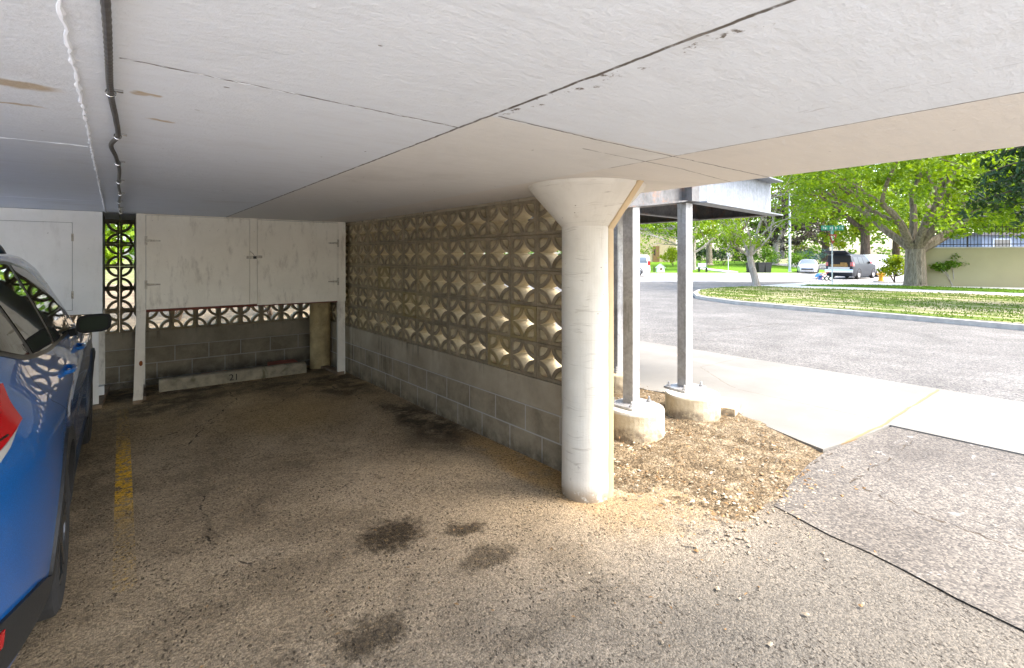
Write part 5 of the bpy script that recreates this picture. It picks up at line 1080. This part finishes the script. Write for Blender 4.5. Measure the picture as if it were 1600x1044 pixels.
q = D(1022, 428.5, 50.5); bo = empty('marker_post', (q.x, q.y, q.z), 0, 'short black post beside the white gabled box', 'post'); MB().lathe([(.05, -.1), (.05, .7), (.06, .705), (.06, .74), (.03, .76)], 10).build('pole', M['iron'], bo)
# folded stroller by the open tailgate
q = G(1284, 438.3, .0); st_ = empty('stroller', (q.x, q.y, 0), -AZ, 'blue fabric stroller with white rimmed wheels behind the open dark car', 'stroller'); kx = q.dot(FW) / FOC
m = MB(); m.grid([[((-9 + 9 * t) * kx, y, (5.5 + 5 * math.sin(t * 2.2) + 1.2 * t) * kx) for y in (-.22, 0, .22)] for t in [i / 8 for i in range(9)]]); m.grid([[((-3 + 1.5 * t) * kx, y, (1 + 7 * t) * kx) for y in (-.22, 0, .22)] for t in [i / 4 for i in range(5)]]); m.build('seat_fabric', M['bluefab'], st_)
for sy in (-.24, .24):
    MB().tube([(-6 * kx, sy, .05), (-1 * kx, sy, 7 * kx), (8 * kx, sy, 14 * kx)], .018, 6).build('frame', M['signred'], st_); MB().tube([(9 * kx, sy, .12), (1 * kx, sy, 10 * kx)], .018, 6).build('frame', M['iron'], st_)
    for x in (4 * kx, 10 * kx):
        w_ = MB().lathe([(.07, -.025), (.14, -.025), (.14, .025), (.07, .025)], 16, M=Matrix.Translation((x, sy, .14)) @ Matrix.Rotation(RAD(90), 4, 'X')).build('wheel', M['tyre'], st_); MB().lathe([(.085, -.03), (.085, .03), (.03, .035)], 12, M=Matrix.Translation((x, sy, .14)) @ Matrix.Rotation(RAD(90), 4, 'X')).build('rim', M['signwhite'], w_)
#SPLIT_LIGHT
# ------------------------------------------------------------------ light, camera, render settings
w = bpy.data.worlds.new('World'); scene.world = w; w.use_nodes = True; nt = w.node_tree
bgn = nt.nodes['Background']; sky = nt.nodes.new('ShaderNodeTexSky'); sky.sky_type = 'NISHITA'; sky.sun_disc = False
SUN_EL, sun_from = RAD(52), Vector((.62, -.78, 0)).normalized()          # the sun stands behind the viewer, a little to the right
sky.sun_elevation = SUN_EL; sky.sun_rotation = math.atan2(sun_from.x, sun_from.y); sky.dust_density = 3.0; sky.air_density = 1.0; sky.ozone_density = 1.0
nt.links.new(sky.outputs[0], bgn.inputs[0]); bgn.inputs[1].default_value = .15
sl = bpy.data.lights.new('sun', 'SUN'); sl.energy = 1.3; sl.angle = RAD(28); sl.color = (1.0, .965, .91)
so = bpy.data.objects.new('sun', sl); col.objects.link(so)
sv_ = Vector((sun_from.x * math.cos(SUN_EL), sun_from.y * math.cos(SUN_EL), math.sin(SUN_EL))); so.rotation_euler = sv_.to_track_quat('Z', 'Y').to_euler(); so.location = sv_ * 40
cam = bpy.data.cameras.new('camera'); cam.sensor_width = 36; cam.lens = FOC / 1600 * 36; cam.shift_y = -.075; cam.clip_end = 900; cam.clip_start = .05
co = bpy.data.objects.new('camera', cam); col.objects.link(co); co.location = (0, 0, EYE); co.rotation_euler = (RAD(90), 0, -AZ); scene.camera = co
scene.view_settings.view_transform = 'Standard'; scene.view_settings.look = 'None'; scene.view_settings.gamma = 1; scene.view_settings.exposure = 2.7
scene.view_settings.use_curve_mapping = False
scene.render.engine = 'CYCLES'; cy = scene.cycles; cy.use_denoising = True; cy.max_bounces = 10; cy.diffuse_bounces = 6; cy.glossy_bounces = 4; cy.transparent_max_bounces = 8; cy.sample_clamp_indirect = 6
